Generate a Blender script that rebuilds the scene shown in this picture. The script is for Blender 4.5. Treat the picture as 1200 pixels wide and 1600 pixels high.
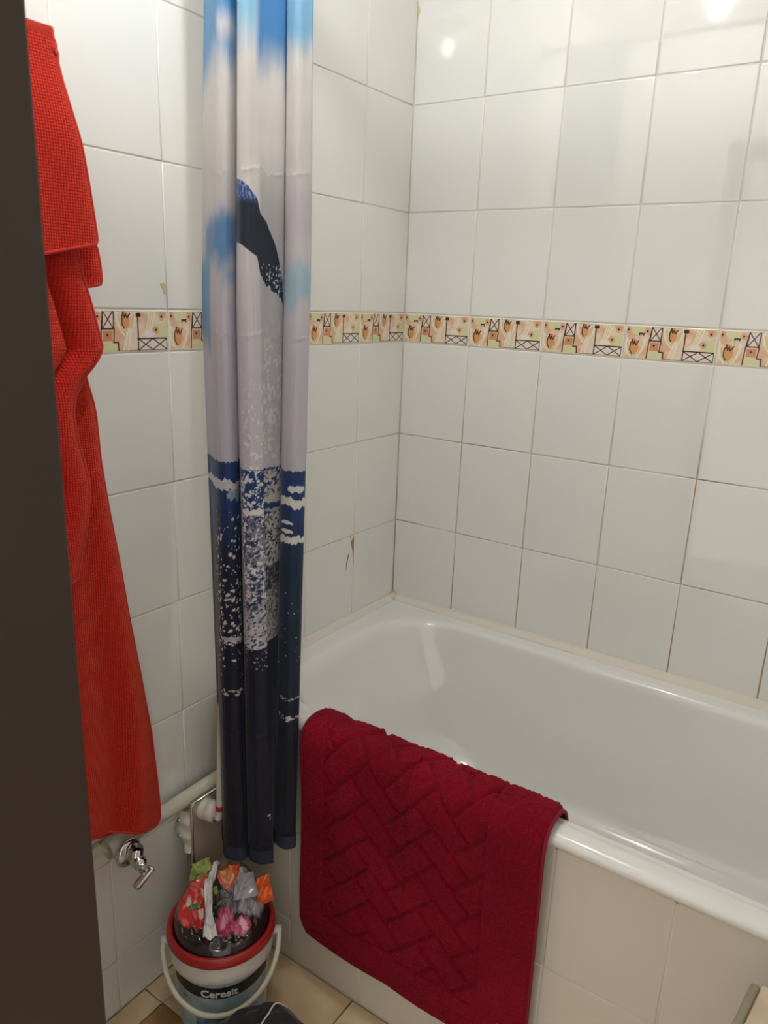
import bpy, bmesh, math, random
import numpy as np
from mathutils import Vector, Matrix

random.seed(7)
RNG = np.random.default_rng(11)
for o in list(bpy.data.objects):
    bpy.data.objects.remove(o, do_unlink=True)
SC = bpy.context.scene
COL = SC.collection

# ------------------------------------------------------------------ camera
CAM = np.array([1.16178, -1.77730, 1.51545])
YAW, PITCH, ROLL, FPX = 2.16594057, -0.275080165, 0.0394442978, 1179.05
_fw = np.array([math.cos(PITCH)*math.cos(YAW), math.cos(PITCH)*math.sin(YAW), math.sin(PITCH)])
_rt = np.array([math.sin(YAW), -math.cos(YAW), 0.0])
_up = np.cross(_rt, _fw)
_r2 = _rt*math.cos(ROLL) + _up*math.sin(ROLL)
_u2 = -_rt*math.sin(ROLL) + _up*math.cos(ROLL)


def hit(px, py, axis, val):
    """point where the photo pixel's ray meets the plane axis = val"""
    d = _fw + _r2*(px-600)/FPX - _u2*(py-800)/FPX
    return CAM + d*((val-CAM[axis])/d[axis])


cam_data = bpy.data.cameras.new('camera')
cam_data.sensor_fit = 'VERTICAL'
cam_data.sensor_height = 24.0
cam_data.lens = FPX/1600*24.0
cam_data.clip_start = 0.01
cam_data.dof.use_dof = True
cam_data.dof.focus_distance = 1.75
cam_data.dof.aperture_fstop = 5.2
cam = bpy.data.objects.new('camera', cam_data)
M = Matrix(((_r2[0], _u2[0], -_fw[0]), (_r2[1], _u2[1], -_fw[1]), (_r2[2], _u2[2], -_fw[2]))).to_4x4()
M.translation = Vector(CAM)
cam.matrix_world = M
COL.objects.link(cam)
SC.camera = cam

# ------------------------------------------------------------------ world, exposure
world = bpy.data.worlds.new('world')
world.use_nodes = True
world.node_tree.nodes['Background'].inputs[0].default_value = (1.0, 0.95, 0.88, 1)
world.node_tree.nodes['Background'].inputs[1].default_value = 0.62
SC.world = world
SC.view_settings.view_transform = 'Standard'
SC.view_settings.look = 'None'
SC.view_settings.gamma = 1.0
SC.view_settings.use_curve_mapping = False
SC.view_settings.exposure = 0.74
BULB_STRENGTH = 305.0
BULB = (0.475, -0.945, 2.42)


# ------------------------------------------------------------------ helpers
def lin(c):
    c = np.asarray(c, float)/255.0
    return np.where(c <= 0.04045, c/12.92, ((c+0.055)/1.055)**2.4)


def rgb(*c):
    return tuple(lin(c)) + (1.0,)


def new_mat(name, color, rough=0.5, metal=0.0, spec=0.5, coat=0.0, sheen=0.0):
    m = bpy.data.materials.new(name)
    m.use_nodes = True
    b = m.node_tree.nodes['Principled BSDF']
    b.inputs['Base Color'].default_value = color
    b.inputs['Roughness'].default_value = rough
    b.inputs['Metallic'].default_value = metal
    b.inputs['Specular IOR Level'].default_value = spec
    b.inputs['Coat Weight'].default_value = coat
    b.inputs['Sheen Weight'].default_value = sheen
    return m


def nodes(m):
    return m.node_tree.nodes, m.node_tree.links, m.node_tree.nodes['Principled BSDF']


def add_bump(m, kind='noise', scale=100.0, strength=0.3, dist=0.002, detail=3.0, coord='Object'):
    n, l, b = nodes(m)
    tc = n.new('ShaderNodeTexCoord')
    if kind == 'noise':
        t = n.new('ShaderNodeTexNoise')
        t.inputs['Detail'].default_value = detail
        out = t.outputs['Fac']
    else:
        t = n.new('ShaderNodeTexVoronoi')
        out = t.outputs['Distance']
    t.inputs['Scale'].default_value = scale
    l.new(tc.outputs[coord], t.inputs['Vector'])
    bp = n.new('ShaderNodeBump')
    bp.inputs['Strength'].default_value = strength
    bp.inputs['Distance'].default_value = dist
    l.new(out, bp.inputs['Height'])
    l.new(bp.outputs['Normal'], b.inputs['Normal'])
    return m


def mottle(m, c1, c2, scale=8.0, detail=6.0, lo=0.35, hi=0.65, coord='Object'):
    n, l, b = nodes(m)
    tc = n.new('ShaderNodeTexCoord')
    t = n.new('ShaderNodeTexNoise')
    t.inputs['Scale'].default_value = scale
    t.inputs['Detail'].default_value = detail
    l.new(tc.outputs[coord], t.inputs['Vector'])
    r = n.new('ShaderNodeValToRGB')
    r.color_ramp.elements[0].position = lo
    r.color_ramp.elements[0].color = c1
    r.color_ramp.elements[1].position = hi
    r.color_ramp.elements[1].color = c2
    l.new(t.outputs['Fac'], r.inputs['Fac'])
    l.new(r.outputs['Color'], b.inputs['Base Color'])
    return m


def vcol_mat(name, rough=0.5, spec=0.5, attr='Col', sheen=0.0):
    m = new_mat(name, (1, 1, 1, 1), rough, 0, spec, 0, sheen)
    n, l, b = nodes(m)
    a = n.new('ShaderNodeVertexColor')
    a.layer_name = attr
    l.new(a.outputs['Color'], b.inputs['Base Color'])
    return m


def mesh_data(name, verts, faces, mat=None, smooth=True):
    me = bpy.data.meshes.new(name)
    me.from_pydata([tuple(map(float, v)) for v in verts], [], [tuple(map(int, f)) for f in faces])
    me.update()
    if smooth:
        me.polygons.foreach_set('use_smooth', np.ones(len(me.polygons), bool))
    if mat:
        me.materials.append(mat)
    return me


def link(name, me, parent=None, loc=None):
    o = bpy.data.objects.new(name, me)
    COL.objects.link(o)
    if parent:
        o.parent = parent
    if loc is not None:
        o.location = loc
    return o


def tag(o, label, cat, group=None):
    o['label'] = label
    o['category'] = cat
    if group:
        o['group'] = group
    return o


def struct(o, label=None, cat=None):
    o['kind'] = 'structure'
    if label:
        o['label'] = label
    if cat:
        o['category'] = cat
    return o


def thing(name, label, cat, loc=(0, 0, 0), rotz=0.0, group=None):
    o = bpy.data.objects.new(name, None)
    o.empty_display_size = 0.02
    COL.objects.link(o)
    o.location = loc
    o.rotation_euler = (0, 0, rotz)
    return tag(o, label, cat, group)


def box_bm(bm, x0, x1, y0, y1, z0, z1):
    vs = [bm.verts.new((x, y, z)) for x in (x0, x1) for y in (y0, y1) for z in (z0, z1)]
    for f in ((0, 1, 3, 2), (4, 6, 7, 5), (0, 4, 5, 1), (2, 3, 7, 6), (0, 2, 6, 4), (1, 5, 7, 3)):
        bm.faces.new([vs[i] for i in f])


def box_mesh(name, b, mat, bevel=0.0, seg=2):
    bm = bmesh.new()
    box_bm(bm, *b)
    if bevel:
        bmesh.ops.bevel(bm, geom=bm.edges[:], offset=bevel, segments=seg, affect='EDGES', profile=0.5)
    bmesh.ops.recalc_face_normals(bm, faces=bm.faces[:])
    me = bpy.data.meshes.new(name)
    bm.to_mesh(me)
    bm.free()
    if mat:
        me.materials.append(mat)
    return me


def grid_faces(nr, nc, wrap=False):
    f = []
    for i in range(nr-1):
        for j in range(nc if wrap else nc-1):
            a = i*nc+j
            b = i*nc+(j+1) % nc
            f.append((a, b, b+nc, a+nc))
    return f


def grid_mesh(name, P, mat, wrap=False):
    """P : (nr, nc, 3) array"""
    nr, nc = P.shape[:2]
    return mesh_data(name, P.reshape(-1, 3), grid_faces(nr, nc, wrap), mat)


def fast_grid(name, P, mat, cols=None):
    nr, nc = P.shape[:2]
    me = bpy.data.meshes.new(name)
    i, j = np.meshgrid(np.arange(nr-1), np.arange(nc-1), indexing='ij')
    a = (i*nc+j).ravel()
    F = np.stack([a, a+1, a+nc+1, a+nc], -1).astype(np.int32)
    me.vertices.add(nr*nc)
    me.vertices.foreach_set('co', P.reshape(-1).astype(np.float32))
    me.loops.add(F.size)
    me.loops.foreach_set('vertex_index', F.ravel())
    me.polygons.add(len(F))
    me.polygons.foreach_set('loop_start', np.arange(0, F.size, 4, dtype=np.int32))
    me.polygons.foreach_set('use_smooth', np.ones(len(F), bool))
    me.update(calc_edges=True)
    me.validate()
    if cols is not None:
        ca = me.color_attributes.new('Col', 'FLOAT_COLOR', 'POINT')
        c4 = np.ones((nr*nc, 4), np.float32)
        c4[:, :3] = cols.reshape(-1, 3)
        ca.data.foreach_set('color', c4.ravel())
    me.materials.append(mat)
    return me


def lathe(name, prof, mat, seg=48, cap=False):
    """prof: list of (r, z)"""
    a = np.linspace(0, 2*math.pi, seg, endpoint=False)
    V, F = [], []
    for r, z in prof:
        for t in a:
            V.append((r*math.cos(t), r*math.sin(t), z))
    F = grid_faces(len(prof), seg, True)
    if cap:
        F.append(tuple(range(seg))[::-1])
        F.append(tuple((len(prof)-1)*seg+k for k in range(seg)))
    return mesh_data(name, V, F, mat)


def tube(name, pts, r, mat, seg=12, caps=True):
    """tube along a polyline; r may be a list"""
    pts = [Vector(p) for p in pts]
    n = len(pts)
    rr = r if hasattr(r, '__len__') else [r]*n
    V, F = [], []
    prev = None
    for i, p in enumerate(pts):
        t = (pts[min(i+1, n-1)]-pts[max(i-1, 0)]).normalized()
        if prev is None:
            ref = Vector((0, 0, 1)) if abs(t.z) < 0.9 else Vector((1, 0, 0))
            u = t.cross(ref).normalized()
        else:
            u = (prev-t*prev.dot(t)).normalized()
        prev = u
        w = t.cross(u)
        for k in range(seg):
            a = 2*math.pi*k/seg
            V.append(p+(u*math.cos(a)+w*math.sin(a))*rr[i])
    F = grid_faces(n, seg, True)
    if caps:
        F.append(tuple(range(seg)))
        F.append(tuple((n-1)*seg+k for k in range(seg))[::-1])
    return mesh_data(name, V, F, mat)


def spline(pts, n):
    """Catmull-Rom through control points; returns (n,dim) and the parameter"""
    P = np.asarray(pts, float)
    t = np.linspace(0, len(P)-1, n)
    i = np.clip(t.astype(int), 0, len(P)-2)
    f = (t-i)[:, None]
    p0 = P[np.clip(i-1, 0, len(P)-1)]
    p1, p2 = P[i], P[i+1]
    p3 = P[np.clip(i+2, 0, len(P)-1)]
    return 0.5*((2*p1)+(-p0+p2)*f+(2*p0-5*p1+4*p2-p3)*f**2+(-p0+3*p1-3*p2+p3)*f**3), t


def vnoise(x, y, seed=0):
    """value noise in [0,1] on arrays"""
    xi, yi = np.floor(x).astype(np.int64), np.floor(y).astype(np.int64)
    xf, yf = x-xi, y-yi
    xf, yf = xf*xf*(3-2*xf), yf*yf*(3-2*yf)

    def h(a, b):
        n = (a*374761393+b*668265263+seed*974711) & 0x7fffffff
        n = ((n ^ (n >> 13))*1274126177) & 0x7fffffff
        return ((n ^ (n >> 16)) & 0xffff)/65535.0
    return (h(xi, yi)*(1-xf)+h(xi+1, yi)*xf)*(1-yf)+(h(xi, yi+1)*(1-xf)+h(xi+1, yi+1)*xf)*yf


def fbm(x, y, seed=0, oct=4):
    s, a, t = 0, 0.5, 0
    for k in range(oct):
        s = s+a*vnoise(x*2**k, y*2**k, seed+k*17)
        t += a
        a *= 0.5
    return s/t


def sstep(a, b, x):
    t = np.clip((x-a)/(b-a), 0, 1)
    return t*t*(3-2*t)


# ------------------------------------------------------------------ materials
m_tile = add_bump(new_mat('white_glazed_tile', rgb(238, 238, 233), 0.045, spec=0.75), 'noise', 9, 0.03, 0.004, 0)
m_apron = add_bump(new_mat('cream_glazed_tile', rgb(226, 219, 206), 0.16), 'noise', 14, 0.05, 0.004, 1)
m_grout = mottle(new_mat('pale_grout', rgb(205, 200, 188), 0.85), rgb(226, 221, 210), rgb(204, 196, 180), 18, 4)
m_grout_dirty = mottle(new_mat('stained_grout', rgb(190, 170, 135), 0.85), rgb(224, 218, 206), rgb(172, 144, 104), 5, 5, 0.42, 0.68)
n_, l_, b_ = nodes(m_grout_dirty)
tcg = n_.new('ShaderNodeTexCoord')
spz = n_.new('ShaderNodeSeparateXYZ')
l_.new(tcg.outputs['Object'], spz.inputs[0])
mrg = n_.new('ShaderNodeMapRange')
for k_, v_ in zip(('From Min', 'From Max', 'To Min', 'To Max'), (1.7, 0.8, -0.16, 0.14)):
    mrg.inputs[k_].default_value = v_
l_.new(spz.outputs[2], mrg.inputs['Value'])
adg = n_.new('ShaderNodeMath')
rg_ = next(q for q in n_ if q.type == 'VALTORGB')
l_.new(next(q for q in n_ if q.type == 'TEX_NOISE').outputs['Fac'], adg.inputs[0])
l_.new(mrg.outputs[0], adg.inputs[1])
l_.new(adg.outputs[0], rg_.inputs['Fac'])
m_border = vcol_mat('printed_border_glaze', 0.12)
m_plaster = new_mat('white_paint', rgb(240, 238, 232), 0.6)
m_enamel = new_mat('white_enamel', rgb(240, 240, 236), 0.07, spec=0.6, coat=0.3)
m_seal = new_mat('white_sealing_strip', rgb(232, 226, 214), 0.3)
m_silicone = new_mat('cream_silicone', rgb(228, 218, 192), 0.45)
m_brown = add_bump(new_mat('dark_brown_wood', rgb(58, 44, 37), 0.5), 'noise', 40, 0.1, 0.001)
m_pvc = new_mat('white_pvc', rgb(226, 224, 214), 0.35)
m_pvc_old = new_mat('yellowed_pvc', rgb(214, 212, 192), 0.38)
m_chrome = new_mat('chrome', rgb(205, 205, 205), 0.12, 1.0)
m_red_plastic = new_mat('red_plastic', rgb(190, 28, 30), 0.4)
m_black = add_bump(new_mat('black_fabric', rgb(26, 26, 28), 0.8, sheen=0.3), 'noise', 300, 0.3, 0.001)
m_floor = mottle(new_mat('beige_stone_tile', rgb(205, 178, 138), 0.3), rgb(208, 180, 138), rgb(234, 214, 178), 9, 8, 0.3, 0.7)
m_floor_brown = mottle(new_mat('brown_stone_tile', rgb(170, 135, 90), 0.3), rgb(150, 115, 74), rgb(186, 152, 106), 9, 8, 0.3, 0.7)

# ------------------------------------------------------------------ room shell
TW, TH, TB = 0.202, 0.25421, 0.07682          # tile pitch, row pitch, border pitch
ZC = 1.481                                     # top of the printed border
ZD = ZC-TB
CEIL = 2.50
XR = 1.72                                      # right end wall
YF = -1.38                                     # inner face of the door wall
rows = [(ZC+k*TH, ZC+(k+1)*TH) for k in range(4)] + [(ZD-(k+1)*TH, ZD-k*TH) for k in range(5)] + [(0.0, ZD-5*TH)]

wall_back = struct(link('wall_back', box_mesh('wall_back', (-0.1, XR+0.1, 0.0016, 0.12, -0.1, CEIL+0.1), m_grout_dirty)),
                   'white tiled wall along the length of the bathtub', 'wall')
wall_left = struct(link('wall_left', box_mesh('wall_left', (-0.12, -0.0014, YF-0.12, 0.0016, -0.1, CEIL+0.1), m_grout)),
                   'white tiled wall behind the curtain and red towel', 'wall')
wall_right = struct(link('wall_right', box_mesh('wall_right', (XR, XR+0.1, YF-0.12, 0.0016, -0.1, CEIL+0.1), m_plaster)))
ceiling = struct(link('ceiling', box_mesh('ceiling', (-0.12, XR+0.1, YF-0.12, 0.12, CEIL, CEIL+0.1), m_plaster)))
floor = struct(link('floor', box_mesh('floor', (-0.12, XR+0.1, -1.521, 0.12, -0.12, -0.009), m_grout)),
               'beige stone-look tiled floor', 'floor')

floor_hall = struct(link('floor_hall', box_mesh('floor_hall', (-1.2, 2.8, -3.2, -1.522, -0.12, 0.0), m_floor_brown)))
DX0, DX1, DZ = 0.531, 1.33, 2.06               # door opening
bm = bmesh.new()
box_bm(bm, -0.12, DX0-0.06, YF-0.12, YF, -0.1, CEIL)
box_bm(bm, DX1+0.06, XR, YF-0.12, YF, -0.1, CEIL)
box_bm(bm, DX0-0.06, DX1+0.06, YF-0.12, YF, DZ+0.05, CEIL)
me = bpy.data.meshes.new('wall_front')
bm.to_mesh(me)
bm.free()
me.materials.append(m_plaster)
wall_front = struct(link('wall_front', me))

# door frame : jambs with a stop strip, header, casings on the hall side
door_frame = thing('trim_1', 'dark brown door frame beside the red towel', 'door frame')
door_frame['kind'] = 'structure'
for nm, b in (('jamb', (DX0-0.05, DX0-0.006, YF-0.135, YF+0.004, 0, DZ+0.04)), 
              ('casing', (DX0-0.14, DX0-0.0505, YF-0.136, YF-0.121, 0, DZ+0.10)),
              ('jamb', (DX1+0.006, DX1+0.05, YF-0.135, YF+0.004, 0, DZ+0.04)), ('door_stop', (DX1-0.005, DX1+0.008, YF-0.07, YF-0.03, 0, DZ)),
              ('casing', (DX1+0.02, DX1+0.14, YF-0.148, YF-0.121, 0, DZ+0.10)),
              ('header', (DX0-0.05, DX1+0.05, YF-0.135, YF+0.004, DZ+0.005, DZ+0.045)),
              ('header_casing', (DX0-0.02, DX1+0.02, YF-0.148, YF-0.121, DZ, DZ+0.10))):
    link(nm, box_mesh(nm, b, m_brown, 0.003, 2), door_frame)


# ---- tiles: each one a piece of its wall, sharing mesh data
def tile_mesh(name, w, h, mat, depth=0.006, mapf=None):
    """tile lying in the xz plane facing -y, centred; edges eased"""
    rings = [(0.0, depth), (0.0, 0.0011), (0.0005, 0.0004), (0.0014, 0.0), (0.0032, 0.0)]
    V, F = [], []
    for ins, d in rings:
        x, z = w/2-ins, h/2-ins
        V += [(-x, d, -z), (x, d, -z), (x, d, z), (-x, d, z)]
    for k in range(len(rings)-1):
        for j in range(4):
            a, b = k*4+j, k*4+(j+1) % 4
            F.append((a, b, b+4, a+4))
    k = (len(rings)-1)*4
    F.append((k, k+1, k+2, k+3))
    if mapf:
        V = [mapf(v) for v in V]
    return mesh_data(name, V, F, mat)


TO_LEFT = Matrix.Rotation(math.pi/2, 4, 'Z')       # -y facing tile -> +x facing


def border_mesh():
    """printed border tile: colours painted on a fine grid of the glazed face"""
    w, h = TW-0.003, TB-0.0026
    nx, nz = 221, 83
    X, Z = np.meshgrid(np.linspace(0, 1, nx), np.linspace(0, 1, nz))
    img = np.zeros((nz, nx, 3))
    n1 = fbm(X*9, Z*4, 3)
    pe, pale, green, cream = lin((228, 184, 146)), lin((240, 222, 198)), lin((224, 222, 174)), lin((244, 236, 220))
    img[:] = pe + (pale-pe)*sstep(0.35, 0.7, n1)[..., None]

    def fill(mask, c, a=1.0):
        mm = (mask.astype(float)*a)[..., None]
        img[:] = img*(1-mm)+np.asarray(c)*mm

    def rect(x0, x1, z0, z1):
        return (X > x0) & (X < x1) & (Z > z0) & (Z < z1)
    dark, rose = lin((62, 46, 40)), lin((214, 150, 104))
    fill(rect(0.08, 0.21, 0.74, 1.0), green)
    fill(rect(0.285, 0.43, 0.0, 0.24), green)
    fill(rect(0.86, 1.0, 0.22, 0.66), green)
    fill(rect(0.30, 0.40, 0.60, 0.98), lin((240, 222, 212)))
    fill(rect(0.29, 0.39, 0.28, 0.52), rose)
    fill(rect(0.66, 0.99, 0.03, 0.30), lin((238, 226, 214)))

    def dist_seg(ax, az, bx, bz, asp=w/h):
        px, pz = X*asp-ax*asp, Z-az
        dx, dz = (bx-ax)*asp, bz-az
        t = np.clip((px*dx+pz*dz)/(dx*dx+dz*dz+1e-9), 0, 1)
        return np.hypot(px-t*dx, pz-t*dz)

    def line(pts, wd=0.016, c=dark):
        d = np.min([dist_seg(*pts[k], *pts[k+1]) for k in range(len(pts)-1)], 0)
        a = 1-sstep(wd*0.8, wd*1.5, d)
        img[:] = img*(1-a[..., None])+np.asarray(c)*a[..., None]

    def ell(cx, cz, rx, rz):
        return ((X-cx)/rx)**2+((Z-cz)/rz)**2
    # tulips with pale swooshes
    for cx, cz, r in ((0.115, 0.36, 1.0), (0.535, 0.76, 0.85)):
        sw = sstep(0.0, 1.0, fbm(X*20, Z*6, 9))
        for off in (-0.05, 0.055):
            line([(cx+off*2.0, cz+0.22), (cx+off*1.5, cz-0.1), (cx+off*0.3, cz-0.33)], 0.045, cream)
            line([(cx+off*1.6, cz+0.12), (cx+off*1.1, cz-0.16), (cx, cz-0.36)], 0.02, lin((222, 206, 140)))
        fill(ell(cx, cz, 0.047*r, 0.23*r) < 1, lin((226, 160, 108)))
        line([(cx-0.02, cz+0.22*r), (cx-0.048*r, cz+0.08), (cx-0.048*r, cz-0.1), (cx-0.02, cz-0.22*r)], 0.016)
        line([(cx-0.03, cz+0.21*r), (cx-0.012, cz+0.06), (cx+0.0, cz+0.17*r), (cx+0.016, cz+0.05), (cx+0.045, cz+0.18*r)], 0.016)
    # stamps
    fill(rect(0.15, 0.215, 0.70, 0.79), dark)
    fill(rect(0.165, 0.20, 0.70, 0.74), lin((200, 180, 160)))
    fill(rect(0.645, 0.70, 0.84, 0.93), dark)
    fill(rect(0.645, 0.70, 0.965, 1.0), dark)
    for cx, cz in ((0.03, 0.86), (0.245, 0.84), (0.335, 0.42), (0.93, 0.84), (0.865, 0.52)):
        fill(ell(cx, cz, 0.034, 0.10) < 1, rose, 0.6)
        fill(ell(cx, cz, 0.012, 0.033) < 1, dark)
    # feather swoosh
    for k in range(5):
        line([(0.70+0.012*k, 0.36), (0.76+0.012*k, 0.55), (0.80+0.015*k, 0.96)], 0.022, (cream, lin((228, 214, 150)))[k % 2])
    fill(ell(0.79, 0.42, 0.06, 0.10) < 1, lin((244, 236, 226)), 0.9)
    for k in range(4):
        line([(0.50+0.025*k, 0.05), (0.53+0.02*k, 0.3), (0.56+0.012*k, 0.55)], 0.02, (cream, pale)[k % 2])
    # frame lines and lattices
    line([(0.265, 0.0), (0.275, 0.5), (0.30, 0.98), (0.66, 0.98)])
    line([(0.30, 0.98), (0.285, 0.56), (0.405, 0.56), (0.41, 0.98)])
    line([(0.30, 0.96), (0.40, 0.58)], 0.013)
    line([(0.40, 0.96), (0.295, 0.58)], 0.013)
    line([(0.41, 0.56), (0.40, 0.24), (0.445, 0.24), (0.45, 0.03), (0.66, 0.03), (0.665, 0.84)])
    line([(0.655, 0.32), (0.985, 0.32), (0.985, 0.03), (0.66, 0.03)])
    for a in (0.665, 0.825):
        line([(a, 0.31), (a+0.155, 0.05)], 0.013)
        line([(a, 0.05), (a+0.155, 0.31)], 0.013)
    e = np.minimum(np.minimum(X, 1-X)*w, np.minimum(Z, 1-Z)*h)
    m = (1-sstep(0.0018, 0.0030, e))[..., None]
    img = img*(1-m)+lin((242, 236, 220))*m
    x, z = (X-0.5)*w, (Z-0.5)*h
    y = 0.0010*(1-sstep(0.0, 0.0016, e))
    P = np.stack([x, y, z], -1)
    me = fast_grid('border_tile', P, m_border, img)
    # side skirt
    bm = bmesh.new()
    bm.from_mesh(me)
    ed = [q for q in bm.edges if q.is_boundary]
    r = bmesh.ops.extrude_edge_only(bm, edges=ed)
    for v in [g for g in r['geom'] if isinstance(g, bmesh.types.BMVert)]:
        v.co.y = 0.008
    bm.to_mesh(me)
    bm.free()
    return me


tm_back, tm_left = {}, {}
border_back = border_mesh()
border_left = border_back.copy()
border_left.transform(TO_LEFT)


def put(me, name, parent, loc):
    o = link(name, me, parent, loc)
    o.rotation_euler = (random.gauss(0, 0.0008), random.gauss(0, 0.0003), random.gauss(0, 0.0008))
    return o


def place_tile(side, c, half, z0, z1, w):
    hh = z1-z0-0.0024
    key = (round(w, 4), round(hh, 4))
    d = tm_back if side == 'b' else tm_left
    if key not in d:
        t = tile_mesh('wall_tile', w, hh, m_tile)
        if side == 'l':
            t.transform(TO_LEFT)
        d[key] = t
    off = random.uniform(0, 0.0004)
    if side == 'b':
        put(d[key], 'wall_tile', wall_back, (c, off, (z0+z1)/2))
    else:
        put(d[key], 'wall_tile', wall_left, (-off, c, (z0+z1)/2))


for k in range(9):
    x0, x1 = k*TW, min((k+1)*TW, XR)
    for r, (z0, z1) in enumerate(rows):
        if z1 < 0.65:
            continue
        place_tile('b', (x0+x1)/2, 0, z0, z1, (x1-x0)-0.0030)
    if x1-x0 > TW-0.01:
        put(border_back, 'border_tile', wall_back, ((x0+x1)/2, 0.0002, (ZC+ZD)/2))
    else:
        place_tile('b', (x0+x1)/2, 0, ZD, ZC, (x1-x0)-0.003)
for k in range(7):
    y1, y0 = -k*TW, max(-(k+1)*TW, YF)
    for r, (z0, z1) in enumerate(rows):
        if z1 < 0.65 and y0 > -0.62:
            continue
        place_tile('l', (y0+y1)/2, 0, z0, z1, (y1-y0)-0.0012)
    if y1-y0 > TW-0.01:
        put(border_left, 'border_tile', wall_left, (-0.0002, (y0+y1)/2, (ZC+ZD)/2))

# floor tiles 33 cm
FT = 0.333
ft_cache = {}
for i in range(-1, 5):
    for j in range(-3, 3):
        x0, x1 = max(0.0, 0.060+i*FT), min(XR, 0.060+(i+1)*FT)
        y1, y0 = min(-0.69, -0.946+j*FT), max(-1.52, -0.946+(j-1)*FT)
        if x1-x0 < 0.02 or y1-y0 < 0.02:
            continue
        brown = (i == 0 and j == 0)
        w, h = x1-x0-0.003, y1-y0-0.003
        key = (round(w, 3), round(h, 3), brown)
        if key not in ft_cache:
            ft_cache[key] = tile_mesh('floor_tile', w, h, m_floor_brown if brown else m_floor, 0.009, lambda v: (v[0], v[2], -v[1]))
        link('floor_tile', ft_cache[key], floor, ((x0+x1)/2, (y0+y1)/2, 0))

# small marks on the tiles
m_chip = new_mat('chipped_glaze', rgb(206, 200, 150), 0.7)
m_rust = new_mat('rust_streak', rgb(166, 132, 74), 0.8)


def blot(name, parent, plane, pts, mat):
    V = []
    for px, py in pts:
        p = hit(px, py, plane, 0.0)
        p[plane] += 0.0006 if plane == 0 else -0.0006
        V.append(p)
    V2 = [v-np.eye(3)[plane]*(0.001 if plane == 0 else -0.001) for v in V]
    n = len(V)
    F = [tuple(range(n))]+[(i, (i+1) % n, n+(i+1) % n, n+i) for i in range(n)]
    return link(name, mesh_data(name, V+V2, F, mat, False), parent)


blot('glaze_chip', wall_left, 0, [(250, 444), (256, 441), (261, 448), (260, 457), (257, 460), (255, 453)], m_chip)
blot('rust_streak', wall_left, 0, [(547, 838), (549, 846), (553, 838), (552.5, 866), (552, 883), (551, 862), (549, 852)], m_rust)
blot('rust_streak', wall_left, 0, [(544, 866), (545, 868), (542, 882), (540.5, 892), (541, 880)], m_rust)
blot('grout_mould', wall_back, 1, [(651, 12), (655, 8), (657, 18), (654, 26), (652, 40), (651, 28)], m_chip)

# ------------------------------------------------------------------ bathtub
RIM = 0.645


def rrect(x0, x1, y0, y1, r, n=14):
    """rounded rectangle, counter-clockwise, fixed point count, with side points"""
    pts = []
    for (cx, cy, a0) in ((x1-r, y1-r, 0), (x0+r, y1-r, 90), (x0+r, y0+r, 180), (x1-r, y0+r, 270)):
        for k in range(n+1):
            a = math.radians(a0+90*k/n)
            pts.append((cx+r*math.cos(a), cy+r*math.sin(a)))
    out = []
    m = 8
    P = pts+[pts[0]]
    for i in range(len(P)-1):
        out.append(P[i])
        if (i+1) % (n+1) == 0:
            for k in range(1, m):
                out.append((P[i][0]+(P[i+1][0]-P[i][0])*k/m, P[i][1]+(P[i+1][1]-P[i][1])*k/m))
    return out


X0, X1, Y0, Y1 = 0.003, 1.70, -0.713, -0.003
ring_spec = []                                  # (x0,x1,y0,y1,r,z)
ring_spec += [(X0+0.020, X1-0.02, -0.684, Y1-0.02, 0.015, 0.625), (X0+0.006, X1-0.006, -0.697, Y1-0.006, 0.02, 0.6255), (X0, X1, -0.7045, Y1, 0.022, 0.630),
              (X0, X1, -0.7065, Y1, 0.022, 0.637), (X0, X1, -0.7045, Y1, 0.022, 0.645), (X0+0.003, X1-0.003, -0.698, Y1-0.002, 0.025, 0.6515),
              (X0+0.006, X1-0.006, -0.688, Y1-0.006, 0.03, 0.6540), (X0+0.012, X1-0.012, -0.670, Y1-0.012, 0.035, 0.6540),
              (X0+0.030, X1-0.03, -0.666, Y1-0.025, 0.05, 0.6508)]
bx0, bx1, by0, by1, br = 0.072, 1.63, -0.645, -0.058, 0.19
ring_spec += [(bx0-0.012, bx1+0.012, by0-0.009, by1+0.012, br+0.010, 0.6495), (bx0-0.004, bx1+0.004, by0-0.003, by1+0.004, br+0.003, 0.6475)]
for k, (ins, dz) in enumerate(((0.002, 0.006), (0.0055, 0.015), (0.009, 0.032), (0.015, 0.07), (0.026, 0.12), (0.043, 0.18), (0.053, 0.24),
                               (0.064, 0.29), (0.080, 0.325), (0.102, 0.352), (0.130, 0.368), (0.165, 0.376), (0.20, 0.380))):
    endx = ins*2.1
    ring_spec.append((bx0+endx*1.0, bx1-endx, by0+ins, by1-ins, max(0.09, br-ins*0.35), RIM+0.003-dz))
rings = [[(x, y, z) for x, y in rrect(a, b, c, d, r)] for a, b, c, d, r, z in ring_spec]
nc = len(rings[0])
V = [v for r in rings for v in r]
F = grid_faces(len(rings), nc, True)
F.append(tuple((len(rings)-1)*nc+k for k in range(nc)))
F = [tuple(reversed(f)) for f in F]
bathtub = thing('bathtub', 'white enamel bathtub with rolled rim set along the tiled wall', 'bathtub')
tub = link('tub_shell', mesh_data('tub_shell', V, F, m_enamel), bathtub)
ss = tub.modifiers.new('sub', 'SUBSURF')
ss.levels = ss.render_levels = 2
link('drain', lathe('drain', [(0.0, 0.271), (0.028, 0.271), (0.033, 0.269), (0.034, 0.266)], m_chrome, 32), bathtub, (1.38, -0.35, 0))
foot_me = box_mesh('foot', (-0.02, 0.02, -0.02, 0.02, 0, 0.262), m_chrome, 0.002)
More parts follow.
